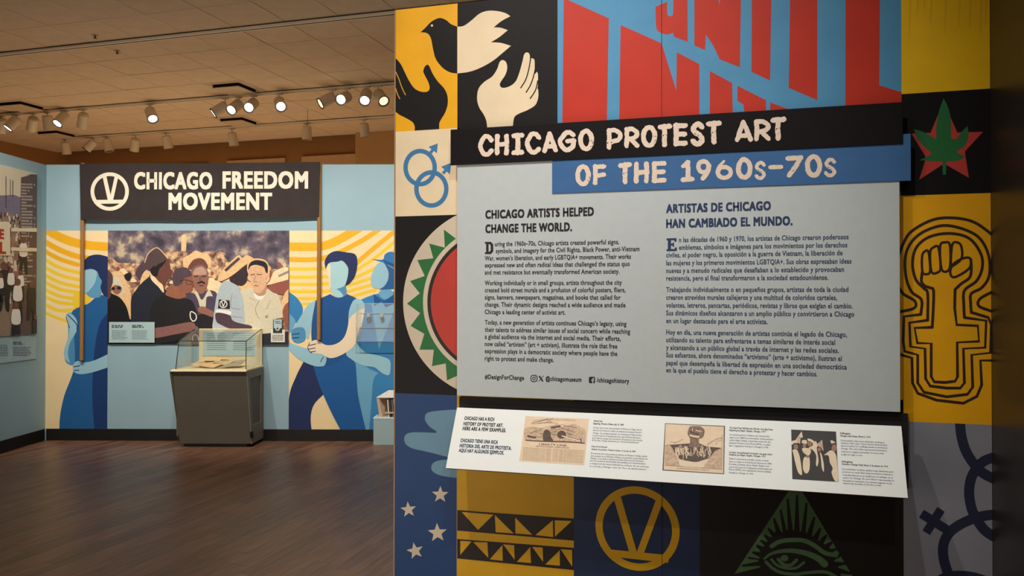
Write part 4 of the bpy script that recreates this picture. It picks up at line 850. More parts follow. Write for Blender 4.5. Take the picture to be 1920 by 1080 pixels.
# ------------------------------------------------------------------ the march photograph print on the far wall
def cmat(n, rgb, var=.12, sc=40): return mat('photo_'+n, rgb, rough=0.42, var=var, scale=sc)
def photo_base(name, stops, scale, stretch=None):
    m = bpy.data.materials.new(name); m.use_nodes = True; nt = m.node_tree; b = nt.nodes['Principled BSDF']; b.inputs['Roughness'].default_value = 0.42
    tc = nt.nodes.new('ShaderNodeTexCoord'); n = nt.nodes.new('ShaderNodeTexNoise'); n.inputs['Scale'].default_value = scale; n.inputs['Detail'].default_value = 3.5; n.inputs['Roughness'].default_value = .55
    nt.links.new(tc.outputs['Object'], n.inputs['Vector']); r = nt.nodes.new('ShaderNodeValToRGB'); nt.links.new(n.outputs[0], r.inputs[0])
    r.color_ramp.elements[0].position = stops[0][0]; r.color_ramp.elements[0].color = lin(stops[0][1]); r.color_ramp.elements[1].position = stops[-1][0]; r.color_ramp.elements[1].color = lin(stops[-1][1])
    for p, c in stops[1:-1]: e = r.color_ramp.elements.new(p); e.color = lin(c)
    nt.links.new(r.outputs[0], b.inputs['Base Color']); return m
m_trees = photo_base('photo_trees', [(0.34, (56, 50, 64)), (0.48, (92, 80, 94)), (0.57, (128, 112, 114)), (0.66, (200, 180, 148))], 6.5)
m_crowd = photo_base('photo_crowd', [(0.36, (92, 68, 62)), (0.47, (158, 118, 94)), (0.58, (214, 172, 130)), (0.7, (244, 214, 168))], 14)
kP = K(190, 420, 4.5)
PQ = SM.p(203, 540); PR = SM.p(542, 540); pz1 = SM.p(370, 432.6)[1]; pz0 = SM.p(370, 645.5)[1]
ph = thing('march_photograph', SM.w((PQ[0]+PR[0])/2, pz0, 0), 'large colour photograph print of marchers and hats in golden light above the display case', 'photograph')
mb = MB(); mb.box(SM.w((PQ[0]+PR[0])/2, (pz0+pz1)/2, 0.006), ((PR[0]-PQ[0])/2, (pz1-pz0)/2, 0.006), (SM.e1, SM.e2, SM.n)); mb.build('print_board', m_trees, ph)
pb = (PQ[0], pz0, PR[0], pz1); _lv = [0.0125]
def PH(name, polys, m, st=False):
    _lv[0] += 0.00022
    paint(name, SM.at(_lv[0]), [kP(p) for p in polys], m, ph, 0, pb)
tan = cmat('tan', (232, 190, 138)); cream = cmat('cream', (244, 214, 168)); dk = cmat('dark', (34, 31, 36)); nvy = cmat('navy', (36, 40, 52)); brn = cmat('brown', (112, 68, 58)); sk1 = cmat('skin_brown', (150, 102, 84)); sk2 = cmat('skin_light', (222, 176, 138)); sk3 = cmat('skin_dark', (58, 42, 46)); capm = cmat('cap', (84, 66, 66)); hair2 = cmat('hair', (84, 66, 74)); vio = cmat('suit', (78, 68, 88)); sh1 = cmat('shirt_cream', (214, 204, 176), .06); sh2 = cmat('shirt_grey', (176, 188, 192), .06); rose = cmat('rose', (150, 84, 70)); wht = cmat('white', (236, 232, 220), .03); blk = cmat('black', (24, 24, 28)); armd = cmat('arm_dark', (78, 58, 70)); tree_l = cmat('leaf_light', (146, 130, 128), .3, 30)
PH('blurred_leaves', [smooth([(680+random.uniform(-4, 4), 100), (705, 85), (715, 120), (712, 235), (678, 235), (675, 160)])], tan)
PH('sunlit_crowd', [smooth([(50, 1030, 1), (50, 330), (150, 330), (260, 330), (360, 330), (520, 240), (1000, 235), (1040, 280), (1100, 330), (1240, 330), (1420, 380), (1590, 370, 1), (1590, 1030, 1)])], m_crowd)
hd = []
for i in range(110):
    x0 = random.uniform(60, 1560); y0 = random.uniform(330, 560); r0 = random.uniform(10, 22); hd.append(ell(x0, y0, r0, r0*1.2, 9))
PH('crowd_heads', hd[:60], tan); PH('crowd_heads', hd[60:85], cream); PH('crowd_heads', hd[85:], rose)
hats = [smooth([(x0-28, y0), (x0-12, y0-20), (x0+12, y0-20), (x0+28, y0), (x0, y0+6)], 3) for x0, y0 in [(random.uniform(80, 1500), random.uniform(350, 500)) for _ in range(26)]]
PH('crowd_hats', hats, cream)
PH('dark_base', [[(50, 800), (960, 800), (960, 1030), (50, 1030)]], blk)
# people, back to front
PH('person_pale_cloth', [smooth([(75, 430), (130, 400), (185, 440), (250, 600), (262, 800), (210, 690), (150, 600), (95, 580)])], tan)
PH('person_pale_cloth', [smooth([(95, 470), (130, 440), (175, 500), (185, 600), (110, 560)])], sh1)
PH('person_face', [smooth([(92, 535), (120, 515), (165, 530), (170, 565), (135, 595), (100, 575)])], sk1)
PH('sunglasses', [ell(100, 545, 16, 14, 10), ell(150, 540, 19, 15, 10)], dk)
PH('person_coat', [smooth([(45, 600, 1), (90, 580), (160, 622), (212, 700), (240, 800), (250, 830, 1), (250, 1030, 1), (45, 1030, 1)])], blk)
PH('rim_light', stroke([(90, 582), (160, 618), (215, 695), (245, 800)], 9), tan)
PH('person_hair', [smooth([(45, 400), (75, 405), (96, 440), (95, 500), (75, 560), (80, 610), (45, 620)])], hair2)
PH('person_head', [smooth([(195, 430), (240, 410), (255, 440), (235, 480), (205, 470)])], dk)
PH('person_hair', [smooth([(288, 410), (320, 350), (360, 315), (400, 400), (360, 440), (330, 475), (300, 450)])], hair2)
PH('person_face', [smooth([(350, 420), (390, 385), (410, 430), (360, 480), (325, 500)])], tan)
PH('person_jacket', [smooth([(250, 830, 1), (250, 650), (270, 590), (330, 510), (400, 450), (430, 440), (520, 520), (560, 620), (500, 760), (410, 1030, 1), (250, 1030, 1)])], nvy)
PH('person_neck', [smooth([(440, 440), (480, 380), (580, 400), (560, 470), (520, 520), (480, 490)])], brn)
PH('person_face', [smooth([(470, 380), (520, 310), (560, 300), (578, 340), (585, 375), (600, 400), (590, 425), (592, 450), (560, 465), (520, 480), (480, 440)])], brn)
PH('shirt_collar', [smooth([(412, 442), (435, 432), (480, 480), (520, 520), (525, 580), (480, 530), (430, 480)])], cream)
PH('person_hair', [smooth([(385, 340), (450, 355), (545, 300), (520, 350), (490, 380), (470, 440), (440, 440), (410, 400)])], dk)
PH('cap', [smooth([(365, 330, 1), (385, 270), (425, 225), (475, 205), (520, 250), (556, 292, 1), (510, 325), (440, 355), (400, 395), (385, 380)])], capm)
PH('rim_light', stroke([(366, 325), (390, 260), (430, 218), (476, 202), (525, 248), (560, 290)], 7), tan)
PH('cowboy_hat', [smooth([(690, 340), (692, 290), (740, 260), (770, 240), (800, 224), (840, 240), (890, 250), (925, 290), (925, 350), (900, 375), (760, 380), (700, 365)])], tan)
PH('person_face', [smooth([(738, 380), (760, 320), (800, 292), (850, 292), (885, 325), (890, 380)])], brn)
PH('person_jacket', [smooth([(880, 490), (960, 475), (1030, 520), (990, 600), (930, 600)])], cream)
PH('person_suit', [smooth([(700, 600, 1), (760, 580), (820, 600), (900, 560), (965, 575), (985, 640), (965, 780), (930, 900), (720, 900)])], vio)
PH('person_suit', [smooth([(760, 800), (930, 760), (960, 900), (780, 960)])], dk)
PH('shirt_collar', [smooth([(790, 585), (810, 575), (850, 640), (905, 558), (942, 610, 1), (890, 618), (878, 700), (835, 700), (815, 640)])], sh1)
PH('person_face', [smooth([(762, 400), (785, 360), (830, 345), (875, 360), (898, 400), (905, 450), (896, 520), (870, 575), (835, 590), (800, 560), (775, 500)])], sk1)
PH('person_forehead', [smooth([(780, 400), (800, 372), (850, 362), (880, 390), (880, 425), (780, 430)])], cmat('brow', (190, 150, 130)))
PH('person_hair', stroke([(765, 392), (795, 360), (840, 348), (880, 368)], 12), cmat('hair_grey', (120, 100, 96)))
PH('face_features', stroke([(785, 445), (815, 440)], 8) + stroke([(848, 440), (882, 442)], 8) + stroke([(815, 498), (845, 490), (872, 500)], 13) + stroke([(828, 520), (862, 520)], 6) + stroke([(835, 450), (832, 480), (855, 482)], 4), dk)
PH('person_hand', [smooth([(815, 710), (850, 695), (890, 710), (950, 745), (940, 785), (880, 765), (825, 745)])], sk1)
PH('person_neck', [smooth([(540, 595), (600, 510), (680, 500), (700, 560), (710, 620), (620, 630)])], cmat('neck', (152, 98, 74)))
PH('person_face', [smooth([(690, 460), (740, 425), (765, 440), (770, 470), (783, 500), (770, 520), (765, 560), (735, 582), (690, 590), (650, 560)])], cmat('face_warm', (146, 92, 72)))
PH('person_hair', [smooth([(600, 470), (603, 425), (630, 382), (690, 364), (740, 382), (764, 430), (740, 445), (700, 458), (680, 500), (655, 520), (615, 520)])], hair2)
PH('eyeglasses', stroke([(665, 482), (710, 470), (768, 488)], 6) + stroke([(715, 470), (720, 505), (760, 510), (770, 485)], 4), dk)
PH('person_shirt', [smooth([(410, 760), (430, 670), (470, 625), (530, 595, 1), (600, 622), (650, 632), (700, 622, 1), (765, 650), (805, 740), (830, 870), (720, 960), (440, 1010), (408, 900)])], cmat('shirt_black', (34, 32, 35)))
PH('button_badge', stroke([(755, 740), (795, 760), (800, 800), (775, 820), (752, 790)], 9, closed=True), wht)
PH('person_arm', [smooth([(440, 885), (520, 868), (620, 850), (690, 835), (760, 828), (795, 855), (785, 895), (720, 912), (600, 935), (440, 960)])], cmat('forearm', (140, 96, 90)))
PH('grey_shapes', [smooth([(690, 960), (760, 900), (815, 870), (815, 1030), (640, 1030)])], cmat('greyish', (120, 106, 98)))
PH('person_neck', [smooth([(1180, 560), (1160, 500), (1230, 480), (1280, 520), (1260, 580)])], tan)
PH('person_vest', [smooth([(1150, 590), (1200, 570), (1220, 620), (1215, 690), (1195, 710), (1160, 640)])], rose)
PH('person_shirt', [smooth([(1165, 570), (1240, 545), (1285, 530), (1400, 545), (1480, 582), (1520, 680), (1545, 780), (1460, 810), (1445, 920), (1340, 930), (1210, 880), (1195, 740)])], sh1)
PH('undershirt', [smooth([(1290, 590), (1380, 590), (1345, 640), (1310, 630)])], wht)
PH('person_neck', [smooth([(1290, 530), (1390, 510), (1385, 590), (1335, 608), (1295, 580)])], cmat('neck_light', (190, 146, 114)))
PH('shirt_crease', stroke([(1335, 640), (1300, 720), (1330, 800)], 5) + stroke([(1250, 620), (1300, 650)], 4) + stroke([(1430, 640), (1390, 720)], 4) + [ell(1395, 782, 13, 13, 10)], cmat('crease', (160, 148, 122)))
PH('rim_light', [smooth([(1228, 400), (1236, 330), (1290, 292), (1370, 300), (1412, 345), (1420, 430), (1390, 500), (1250, 480)])], tan)
PH('person_face', [smooth([(1245, 385), (1300, 352), (1370, 352), (1398, 395), (1408, 440), (1385, 520), (1345, 578), (1310, 580), (1275, 540), (1255, 470)])], sk2)
PH('person_hair', [smooth([(1240, 390), (1250, 335), (1300, 305), (1370, 315), (1402, 350), (1402, 415), (1385, 400), (1370, 365), (1310, 345), (1262, 355)])], dk)
PH('face_features', stroke([(1262, 430), (1292, 424)], 8) + stroke([(1312, 424), (1350, 428)], 8) + stroke([(1290, 520), (1325, 520)], 6) + stroke([(1300, 440), (1288, 485), (1312, 488)], 4), cmat('feature', (116, 78, 64)))
PH('person_face', [smooth([(1090, 440), (1150, 380), (1222, 345), (1230, 395), (1240, 425), (1230, 455), (1225, 490), (1185, 522), (1130, 505), (1085, 480)])], sk3)
PH('person_shirt', [smooth([(970, 620), (985, 570), (1010, 510), (1050, 478), (1140, 515), (1170, 560), (1195, 640), (1205, 740), (1200, 850), (1100, 880), (950, 890), (945, 800)])], sh2)
PH('shirt_crease', stroke([(1100, 600), (1095, 700), (1170, 720)], 5) + stroke([(1090, 780), (1190, 790)], 5), cmat('crease_grey', (128, 134, 142)))
PH('straw_hat', [smooth([(985, 455), (1005, 410), (1050, 355), (1105, 305), (1160, 262), (1190, 285), (1230, 262), (1290, 292, 1), (1255, 325), (1210, 350), (1110, 430), (1020, 480), (990, 478)])], tan)
PH('hat_band', stroke([(1045, 395), (1100, 345), (1165, 288)], 24, caps=False), capm)
PH('armband', [[(992, 636), (1082, 645), (1086, 718), (984, 712)]], dk)
PH('armband_emblem', stroke(ell(1030, 675, 30, 30, 18), 8, closed=True, n=1) + stroke([(1015, 655), (1028, 695)], 7, caps=False) + stroke([(1044, 655), (1030, 695)], 7, caps=False), wht)
PH('sleeve_cuff', [smooth([(975, 722), (1085, 735), (1082, 768), (975, 750)])], wht)
PH('person_arm', [smooth([(970, 750), (1078, 768), (1110, 815), (1180, 840), (1262, 858), (1255, 885), (1100, 885), (1010, 850), (970, 820)])], armd)
PH('person_trousers', [[(1345, 928), (1590, 905), (1590, 1030), (1345, 1030)]], nvy)
PH('person_face', [smooth([(1405, 530), (1480, 490), (1590, 460, 1), (1590, 600, 1), (1500, 590), (1440, 570)])], rose)
PH('person_shirt', [smooth([(1590, 535, 1), (1545, 590), (1520, 680), (1535, 780), (1590, 800, 1)])], tan)
PH('person_arm', [smooth([(1590, 650, 1), (1545, 690), (1530, 760), (1560, 870), (1590, 890, 1)])], rose)
PH('straw_hat', [smooth([(1395, 515), (1425, 475), (1450, 410), (1500, 380), (1560, 362), (1590, 395, 1), (1590, 465, 1), (1500, 490)])], cream)
PH('hat_band', stroke([(1495, 440), (1585, 400)], 20, caps=False), cmat('band_grey', (150, 140, 136)))

# small wall labels
m_lab = mat('label_pale_blue', (172, 198, 198), rough=0.5, var=0.02); m_labc = mat('label_cream', (226, 220, 200), rough=0.5, var=0.02); m_labk = mat('label_print', (70, 84, 92), rough=0.6, var=0)
def wlabel(name, sf, px, m, label, off=0.013, th=0.004):
    s2 = sf.at(off+th); (a0, _), (a1, b0) = s2.p(px[0], px[1]), s2.p(px[2], px[3]); b1 = s2.p(px[2], px[1])[1]
    r = thing(name, sf.w((a0+a1)/2, b0, off), label, 'label')
    mb = MB(); mb.box(sf.w((a0+a1)/2, (b0+b1)/2, off+th/2), ((a1-a0)/2, (b1-b0)/2, th/2), (sf.e1, sf.e2, sf.n)); mb.build('label_board', m, r)
    return r, s2
lb, s2 = wlabel('caption_label', SM, (204.5, 603.8, 289.6, 642.5), m_lab, 'pale blue caption label over the lower corner of the march photograph', off=0.034)
paint('small_print', s2, rough_lines(s2, [(209.5+38*c, 611.5+i*3, 209.5+38*c+random.uniform(18, 24), 611.5+i*3) for c in (0, 1) for i in range(2)], 2.2), m_labk, lb, 0.0012)
paint('small_print', s2, rough_lines(s2, [(209.5+38*c, 620.5+i*2.6, 209.5+38*c+random.uniform(24, 31), 620.5+i*2.6) for c in (0, 1) for i in range(7)], 1.2), mat('label_print_soft', (118, 140, 146), rough=.6, var=0), lb, 0.0012)
lb, s2 = wlabel('audio_stop_label', SM, (508, 618, 534, 641.6), m_labc, 'small cream label under the navy audio sign on the march photograph', off=0.034)
paint('small_print', s2, rough_lines(s2, [(510.5, 629+i*2.4, 531.5, 629+i*2.4) for i in range(5)], 1.1), m_labk, lb, 0.0012)
lb, s2 = wlabel('audio_stop_sign', SM, (512, 599, 528.8, 624), mat('audio_navy', (28, 56, 70), rough=.5), 'small navy sign with a round listening symbol on the march photograph', off=0.0395)
kW = K(370, 530, 9.0)
paint('sign_field', s2, [kW([(1290, 622), (1425, 622), (1425, 765), (1400, 770), (1355, 735), (1310, 770), (1290, 765)])], m_lab, lb, 0.001)
paint('round_symbol', s2, [kW(ell(1355, 775, 40, 40, 20))], wht, lb, 0.0016)
paint('round_symbol', s2, [kW(q) for q in stroke(ell(1355, 775, 33, 33, 20), 5, closed=True, n=1) + [smooth([(1330, 775), (1360, 750), (1362, 800)]), ell(1375, 775, 5, 14, 8)]], m_labk, lb, 0.002)
paint('small_print', s2, [kW(q) for q in stroke([(1310, 655), (1400, 655)], 12) + stroke([(1325, 680), (1410, 685)], 12)], m_labk, lb, 0.002)

# ------------------------------------------------------------------ street photograph on the side wall
ph2r = SL.at(0.02).p(68.5, 450)[0]; z1 = SL.p(70, 327)[1]; z0 = SL.p(66, 625.5)[1]; aL = -2.3
sp = thing('street_photograph', SL.w((aL+ph2r)/2, z0, 0), 'tall photograph print of a crowded street march hung on the side partition', 'photograph')
mb = MB(); mb.box(SL.w((aL+ph2r)/2, (z0+z1)/2, 0.01), ((ph2r-aL)/2, (z1-z0)/2, 0.01), (SL.e1, SL.e2, SL.n)); mb.build('print_board', cmat('sky_pale', (214, 202, 176), .03, 3), sp, bevel=.002)
bx2 = (aL, z0, ph2r, z1); kN = K(0, 300, 4.91); kO = K(0, 280, 1.93); lv2 = [0.0205]
def P2(name, k, polys, m, local=False):
    lv2[0] += 0.0003; paint(name, SL.at(lv2[0]), polys if local else [k(p) for p in polys], m, sp, 0, bx2, local=local)
city = cmat('city_violet', (122, 112, 134)); strt = cmat('street', (150, 128, 108)); twr = cmat('tower', (92, 74, 70)); win = cmat('window_band', (168, 150, 136)); redl = cmat('red_letter', (170, 40, 34)); sgn = cmat('sign_white', (226, 214, 184), .03)
zc1 = z0 + (z1-z0)*0.84; zc2 = z0+(z1-z0)*0.72
P2('skyline', None, [[(aL, zc2-.1), (ph2r, zc2-.1), (ph2r, zc1-.05), (ph2r-.4, zc1), (ph2r-.8, zc1-.06), (aL, zc1+.02)]], city, True)
P2('street', None, [[(aL, z0), (ph2r, z0), (ph2r, zc2), (aL, zc2)]], strt, True)
for mI, (mt, n_) in enumerate(((cmat('dot_dark', (58, 44, 50)), 260), (cmat('dot_rose', (150, 96, 90)), 260), (cmat('dot_pale', (222, 208, 190)), 300))):
    pp = []
    for _ in range(n_):
        a = random.uniform(aL, ph2r-.05); t = random.random()**1.3; b = zc2 - t*(zc2-z0)*0.72; s_ = 0.012+0.022*t; pp.append([(a-s_, b-s_*1.4), (a+s_, b-s_*1.4), (a+s_*.7, b+s_*1.2), (a-s_*.7, b+s_*1.2)])
    P2('crowd', None, pp, mt, True)
P2('pole', kN, stroke([(55, 150), (55, 440)], 5, sm=False) + stroke([(95, 180), (95, 330)], 4, sm=False) + stroke([(118, 190), (118, 340)], 5, sm=False), dk)
P2('tower', kN, [[(195, 160), (240, 150), (290, 130), (345, 135), (338, 1620), (185, 1600), (190, 400)]], twr)
wb = []
for i in range(34):
    y0 = 215 + i*28; x1 = random.choice((300, 300, 270, 245)); wb.append([(195, y0), (x1, y0+3), (x1, y0+18), (195, y0+16)])
    if random.random() < .5: wb.append([(x1+12, y0+4), (x1+24, y0+4), (x1+24, y0+24), (x1+12, y0+24)])
P2('tower_windows', kN, wb, win)
def man(cx, top, h, shirt, leg, dx=0.0):
    w_ = h*0.095
    return ([smooth([(cx-w_, top+h*.2), (cx-w_*.4, top+h*.15), (cx+w_*.4, top+h*.15), (cx+w_, top+h*.2), (cx+w_*1.1, top+h*.5), (cx-w_*1.1, top+h*.5)], 3)], [smooth([(cx-w_*.9, top+h*.48), (cx+w_*.9, top+h*.48), (cx+w_*1.2, top+h), (cx+w_*.4, top+h), (cx, top+h*.7), (cx-w_*.5, top+h), (cx-w_*1.2, top+h)], 3)], [ell(cx, top+h*.07, h*.075, h*.09, 12)])
# walkers, kO pixel frame
for (cx, top, h, sm_, lg_) in ((155, 325, 150, 0, 1), (85, 320, 130, 0, 1), (15, 410, 170, 1, 1), (40, 430, 115, 0, 1), (75, 440, 105, 0, 1), (64, 470, 150, 0, 1), (115, 480, 135, 1, 1), (58, 555, 150, 0, 1), (2, 450, 100, 0, 1), (128, 600, 90, 1, 1)):
    if cx > 130 and top < 400: continue
    s3, l3, h3 = man(cx, top, h, 0, 0)
    P2('walker_legs', kO, l3, blk); P2('walker_shirt', kO, s3, wht if not sm_ else dk); P2('walker_head', kO, h3, brn)
P2('sign_rail', kO, [[(40, 285), (133, 285), (133, 299), (40, 297)], [(40, 354), (133, 357), (133, 370), (40, 367)]], sgn)
P2('sign_board', kO, [[(-700, 262), (36, 262), (38, 384), (-700, 390)]], sgn)
mbs = MB(); lv2[0] += .0012
SLt = SL.at(lv2[0]); text(mbs, SLt, 'E', -1, 447, 7.7, 17, 0, .05); text(mbs, SLt, 'L', -1, 474.5, 11.5, 20, 0, .05)
mbs.build('red_letter', redl, sp)
lb, s2 = wlabel('caption_label', SL, (-60, 627.5, 67.5, 672.5), mat('label_grey_blue', (160, 186, 192), rough=.5), 'pale blue caption label beneath the crowded street photograph', off=0.0, th=0.01)
paint('small_print', s2, rough_lines(s2, [(24, 643+i*3, 24+random.uniform(15, 20), 643+i*3) for i in range(2)], 2.0) + rough_lines(s2, [(24, 652+i*3, 24+random.uniform(28, 35), 652+i*3) for i in range(6)] + [(-6, 648+i*3.2, 14, 648+i*3.2) for i in range(7)], 1.2), m_labk, lb, 0.0012)

# ------------------------------------------------------------------ black banner on two poles
SBN = SM.at(0.062)
m_ban = mat('banner_cloth', (48, 38, 36), rough=0.75, var=0.12, scale=8, bump=0.4, bscale=90)
m_pole = mat('varnished_pole', (158, 112, 58), rough=0.45, var=0.15, scale=20, stretch=(8, 8, .6)); m_cr3 = mat('banner_cream', (232, 222, 198), rough=.6, var=.02)
tl, tr_, br, bl_ = SBN.p(149, 307), SBN.p(600, 303.5), SBN.p(598, 406.5), SBN.p(151, 411.5)
ban = thing('protest_banner', SBN.w((tl[0]+tr_[0])/2, 1.3, 0), 'black cloth banner with cream lettering carried on two wooden poles', 'banner')
mb = MB(); N_ = 36; M_ = 8; vs = []
def bq(u, v):
    a = (tl[0]*(1-u)+tr_[0]*u)*(1-v) + (bl_[0]*(1-u)+br[0]*u)*v; b = (tl[1]*(1-u)+tr_[1]*u)*(1-v) + (bl_[1]*(1-u)+br[1]*u)*v
    return a, b
for th_ in (0, -0.006):
    for j in range(M_+1):
        for i in range(N_+1):
            u, v = i/N_, j/M_; a, b = bq(u, v); b -= 0.012*math.sin(PI*u)*(1 if v > .5 else .3)
            vs.append(SBN.w(a, b, th_ + 0.004*math.sin(u*17)*v))
n1 = (N_+1)*(M_+1); fs = []
for j in range(M_):
    for i in range(N_):
        k = j*(N_+1)+i; fs.append((k, k+N_+1, k+N_+2, k+1)); fs.append((n1+k, n1+k+1, n1+k+N_+2, n1+k+N_+1))
for i in range(N_): fs += [(i, i+1, n1+i+1, n1+i), (M_*(N_+1)+i+1, M_*(N_+1)+i, n1+M_*(N_+1)+i, n1+M_*(N_+1)+i+1)]
for j in range(M_): fs += [(j*(N_+1), n1+j*(N_+1), n1+(j+1)*(N_+1), (j+1)*(N_+1)), (j*(N_+1)+N_, (j+1)*(N_+1)+N_, n1+(j+1)*(N_+1)+N_, n1+j*(N_+1)+N_)]
mb.mesh(vs, fs); mb.build('banner_cloth', m_ban, ban, recalc=True)
kB = K(140, 290, 4.0)
emb = stroke(ell(265, 277, 130, 130, 40), 28, closed=True, n=1) + stroke([(226, 165), (266, 345)], 29, caps=False) + stroke([(316, 165), (276, 345)], 27, caps=False) + [[(150, 340), (378, 338), (375, 366), (152, 370)]]
paint('v_emblem', SBN, [kB(q) for q in emb], m_cr3, ban, 0.0065)
mbt = MB()
text(mbt, SBN, 'CHICAGO', 140+447/4, 290+255/4, 140+1034/4, 29.2, 0.0065, .045, 3); text(mbt, SBN, 'FREEDOM', 140+1110/4, 290+250/4, 140+1752/4, 29.5, 0.0065, .045, 3); text(mbt, SBN, 'MOVEMENT', 140+705/4, 290+409/4, 140+1482/4, 29.2, 0.0065, .045, 3)
mbt.build('lettering', m_cr3, ban)
for px, yb, bk in ((150.5, 676, 1), (596.5, 637, 1)):
    a, b0 = SBN.p(px, yb); at_, _ = SBN.p(px, 300)
    mb = MB(); mb.cyl(SBN.w(a, b0, -0.028), SBN.w(a, tl[1]+.012, -0.033), 0.022, n=20); mb.build('pole', m_pole, ban, smooth=True)
    for zz in (0.6, 1.5, 2.35) if b0 < .9 else (1.2, 2.3):
        pass
    mb = MB()
    for zz in (b0+.25, 2.3): mb.box(SM.w(a, zz, 0.006), (0.008, 0.012, 0.006), (SM.e1, SM.e2, SM.n))
    mb.build('wall_standoff', m_black, ban)

# ------------------------------------------------------------------ display case
m_case = mat('case_taupe_shaded', (96, 90, 80), rough=0.6, var=0.04, scale=6, bump=0.15); m_case2 = mat('case_taupe_lit_side', (116, 112, 102), rough=.6, var=.04)  # same taupe twice: front darkened as in shade, side lightened as lit
m_line = mat('case_linen', (226, 210, 168), rough=.8, var=.04, scale=40); m_edge = mat('acrylic_edge', (40, 46, 46), rough=.2, var=0)
def glassm():
    m = bpy.data.materials.new('clear_acrylic'); m.use_nodes = True; nt = m.node_tree; nt.nodes.clear()
    out = nt.nodes.new('ShaderNodeOutputMaterial'); tr = nt.nodes.new('ShaderNodeBsdfTransparent'); gl = nt.nodes.new('ShaderNodeBsdfGlossy'); fr = nt.nodes.new('ShaderNodeFresnel'); mx = nt.nodes.new('ShaderNodeMixShader')
    no = nt.nodes.new('ShaderNodeTexNoise'); no.inputs['Scale'].default_value = 8; mr = nt.nodes.new('ShaderNodeMapRange'); mr.inputs[3].default_value = .02; mr.inputs[4].default_value = .05
    nt.links.new(no.outputs[0], mr.inputs[0]); nt.links.new(mr.outputs[0], gl.inputs['Roughness'])
    tr.inputs[0].default_value = (.975, .985, .98, 1); fr.inputs[0].default_value = 1.5
    ge = nt.nodes.new('ShaderNodeNewGeometry'); im = nt.nodes.new('ShaderNodeMapRange'); im.inputs[3].default_value = 1.5; im.inputs[4].default_value = 1/1.5; nt.links.new(ge.outputs['Backfacing'], im.inputs[0]); nt.links.new(im.outputs[0], fr.inputs[0]); nt.links.new(fr.outputs[0], mx.inputs[0]); nt.links.new(tr.outputs[0], mx.inputs[1]); nt.links.new(gl.outputs[0], mx.inputs[2]); nt.links.new(mx.outputs[0], out.inputs[0]); return m
m_glass = glassm()
cz = 0.836; ca0, ca1 = 1.655, 2.425
W = lambda a, n, z: SM.w(a, z, n)
ped = thing('display_case', W((ca0+ca1)/2, .2, 0), 'taupe display case with a leaning clear lid below the march photograph', 'display case')
mb = MB(); mb.hexa([W(ca0+.012, .395, .035), W(ca1, .395, .035), W(ca1, .02, .035), W(ca0+.012, .02, .035)], [W(ca0, .56, cz-.02), W(ca1, .56, cz-.02), W(ca1, .02, cz-.02), W(ca0, .02, cz-.02)]); mb.build('body', m_case, ped, recalc=True, bevel=.004)
mb = MB(); mb.hexa([W(ca0+.05, .37, 0.0), W(ca1-.05, .37, 0.0), W(ca1-.05, .03, 0.0), W(ca0+.05, .03, 0.0)], [W(ca0+.05, .37, .035), W(ca1-.05, .37, .035), W(ca1-.05, .03, .035), W(ca0+.05, .03, .035)]); mb.build('toe_kick', m_black, ped)
# side frame with recessed panel
def sidebar(n0, z0_, n1_, z1_, wn, name='side_frame'):
    pass
fr = [((.42, .04), (.50, .50), (.56, .80), (.50, .80), (.44, .50), (.36, .04)), ]
mb = MB()
def prism(P, a0, a1): k = len(P); vs = [W(a0, n, z) for n, z in P] + [W(a1, n, z) for n, z in P]; mb.mesh(vs, [tuple(range(k))[::-1], tuple(range(k, 2*k))] + [(i, (i+1) % k, k+(i+1) % k, k+i) for i in range(k)])
prism([(.395, .036), (.56, cz-.021), (.49, cz-.021), (.325, .036)], ca1, ca1+.014)
prism([(.10, .036), (.10, cz-.021), (.02, cz-.021), (.02, .036)], ca1, ca1+.014)
prism([(.49, cz-.10), (.507, cz-.021), (.10, cz-.021), (.10, cz-.10)], ca1, ca1+.0138)
prism([(.325, .036), (.365, .23), (.10, .23), (.10, .036)], ca1, ca1+.0138)
mb.build('side_frame', m_case2, ped, recalc=True)
mb = MB(); prism([(.42, .10), (.44, .17), (.395, .17), (.375, .10)], ca1+.002, ca1+.022); mb.build('floor_lock', m_black, ped, recalc=True)
mb = MB(); prism([(.40, .30), (.575, cz-.02), (.50, cz-.02), (.32, .036), (.395, .12)], ca0-.022, ca0+.001); mb.build('side_flange', m_case, ped, recalc=True)
mb = MB(); mb.hexa([W(ca0-.01, .585, cz-.02), W(ca1+.012, .585, cz-.02), W(ca1+.012, .015, cz-.02), W(ca0-.01, .015, cz-.02)], [W(ca0-.01, .575, cz), W(ca1+.012, .575, cz), W(ca1+.012, .015, cz), W(ca0-.01, .015, cz)]); mb.build('case_deck', m_line, ped, recalc=True, bevel=.004)
ga0, ga1 = ca0+.03, ca1-.035
G = {'fl': W(ga0, .545, cz+.001), 'fr': W(ga1+.03, .545, cz+.001), 'bl': W(ga0, .05, cz+.001), 'br': W(ga1+.03, .05, cz+.001), 'FL': W(ga0-.005, .455, 1.127), 'FR': W(ga1-.0, .455, 1.127), 'BL': W(ga0, .05, 1.235), 'BR': W(ga1+.03, .05, 1.235)}
mb = MB()
for q in (('fl', 'fr', 'FR', 'FL'), ('fl', 'FL', 'BL', 'bl'), ('fr', 'br', 'BR', 'FR'), ('FL', 'FR', 'BR', 'BL')): mb.face([G[k] for k in q])
lid = mb.build('clear_lid', m_glass, ped)
sd = lid.modifiers.new('t', 'SOLIDIFY'); sd.thickness = 0.005
mb = MB()
for a, b in (('FL', 'FR'), ('fl', 'FL'), ('fr', 'FR'), ('FR', 'BR'), ('FL', 'BL')): mb.cyl(G[a], G[b], 0.0042, n=8)
mb.build('lid_edge', m_edge, ped)
bp0 = SM.at(.03).p(374, 600)[0]; bp1 = ca1-.0
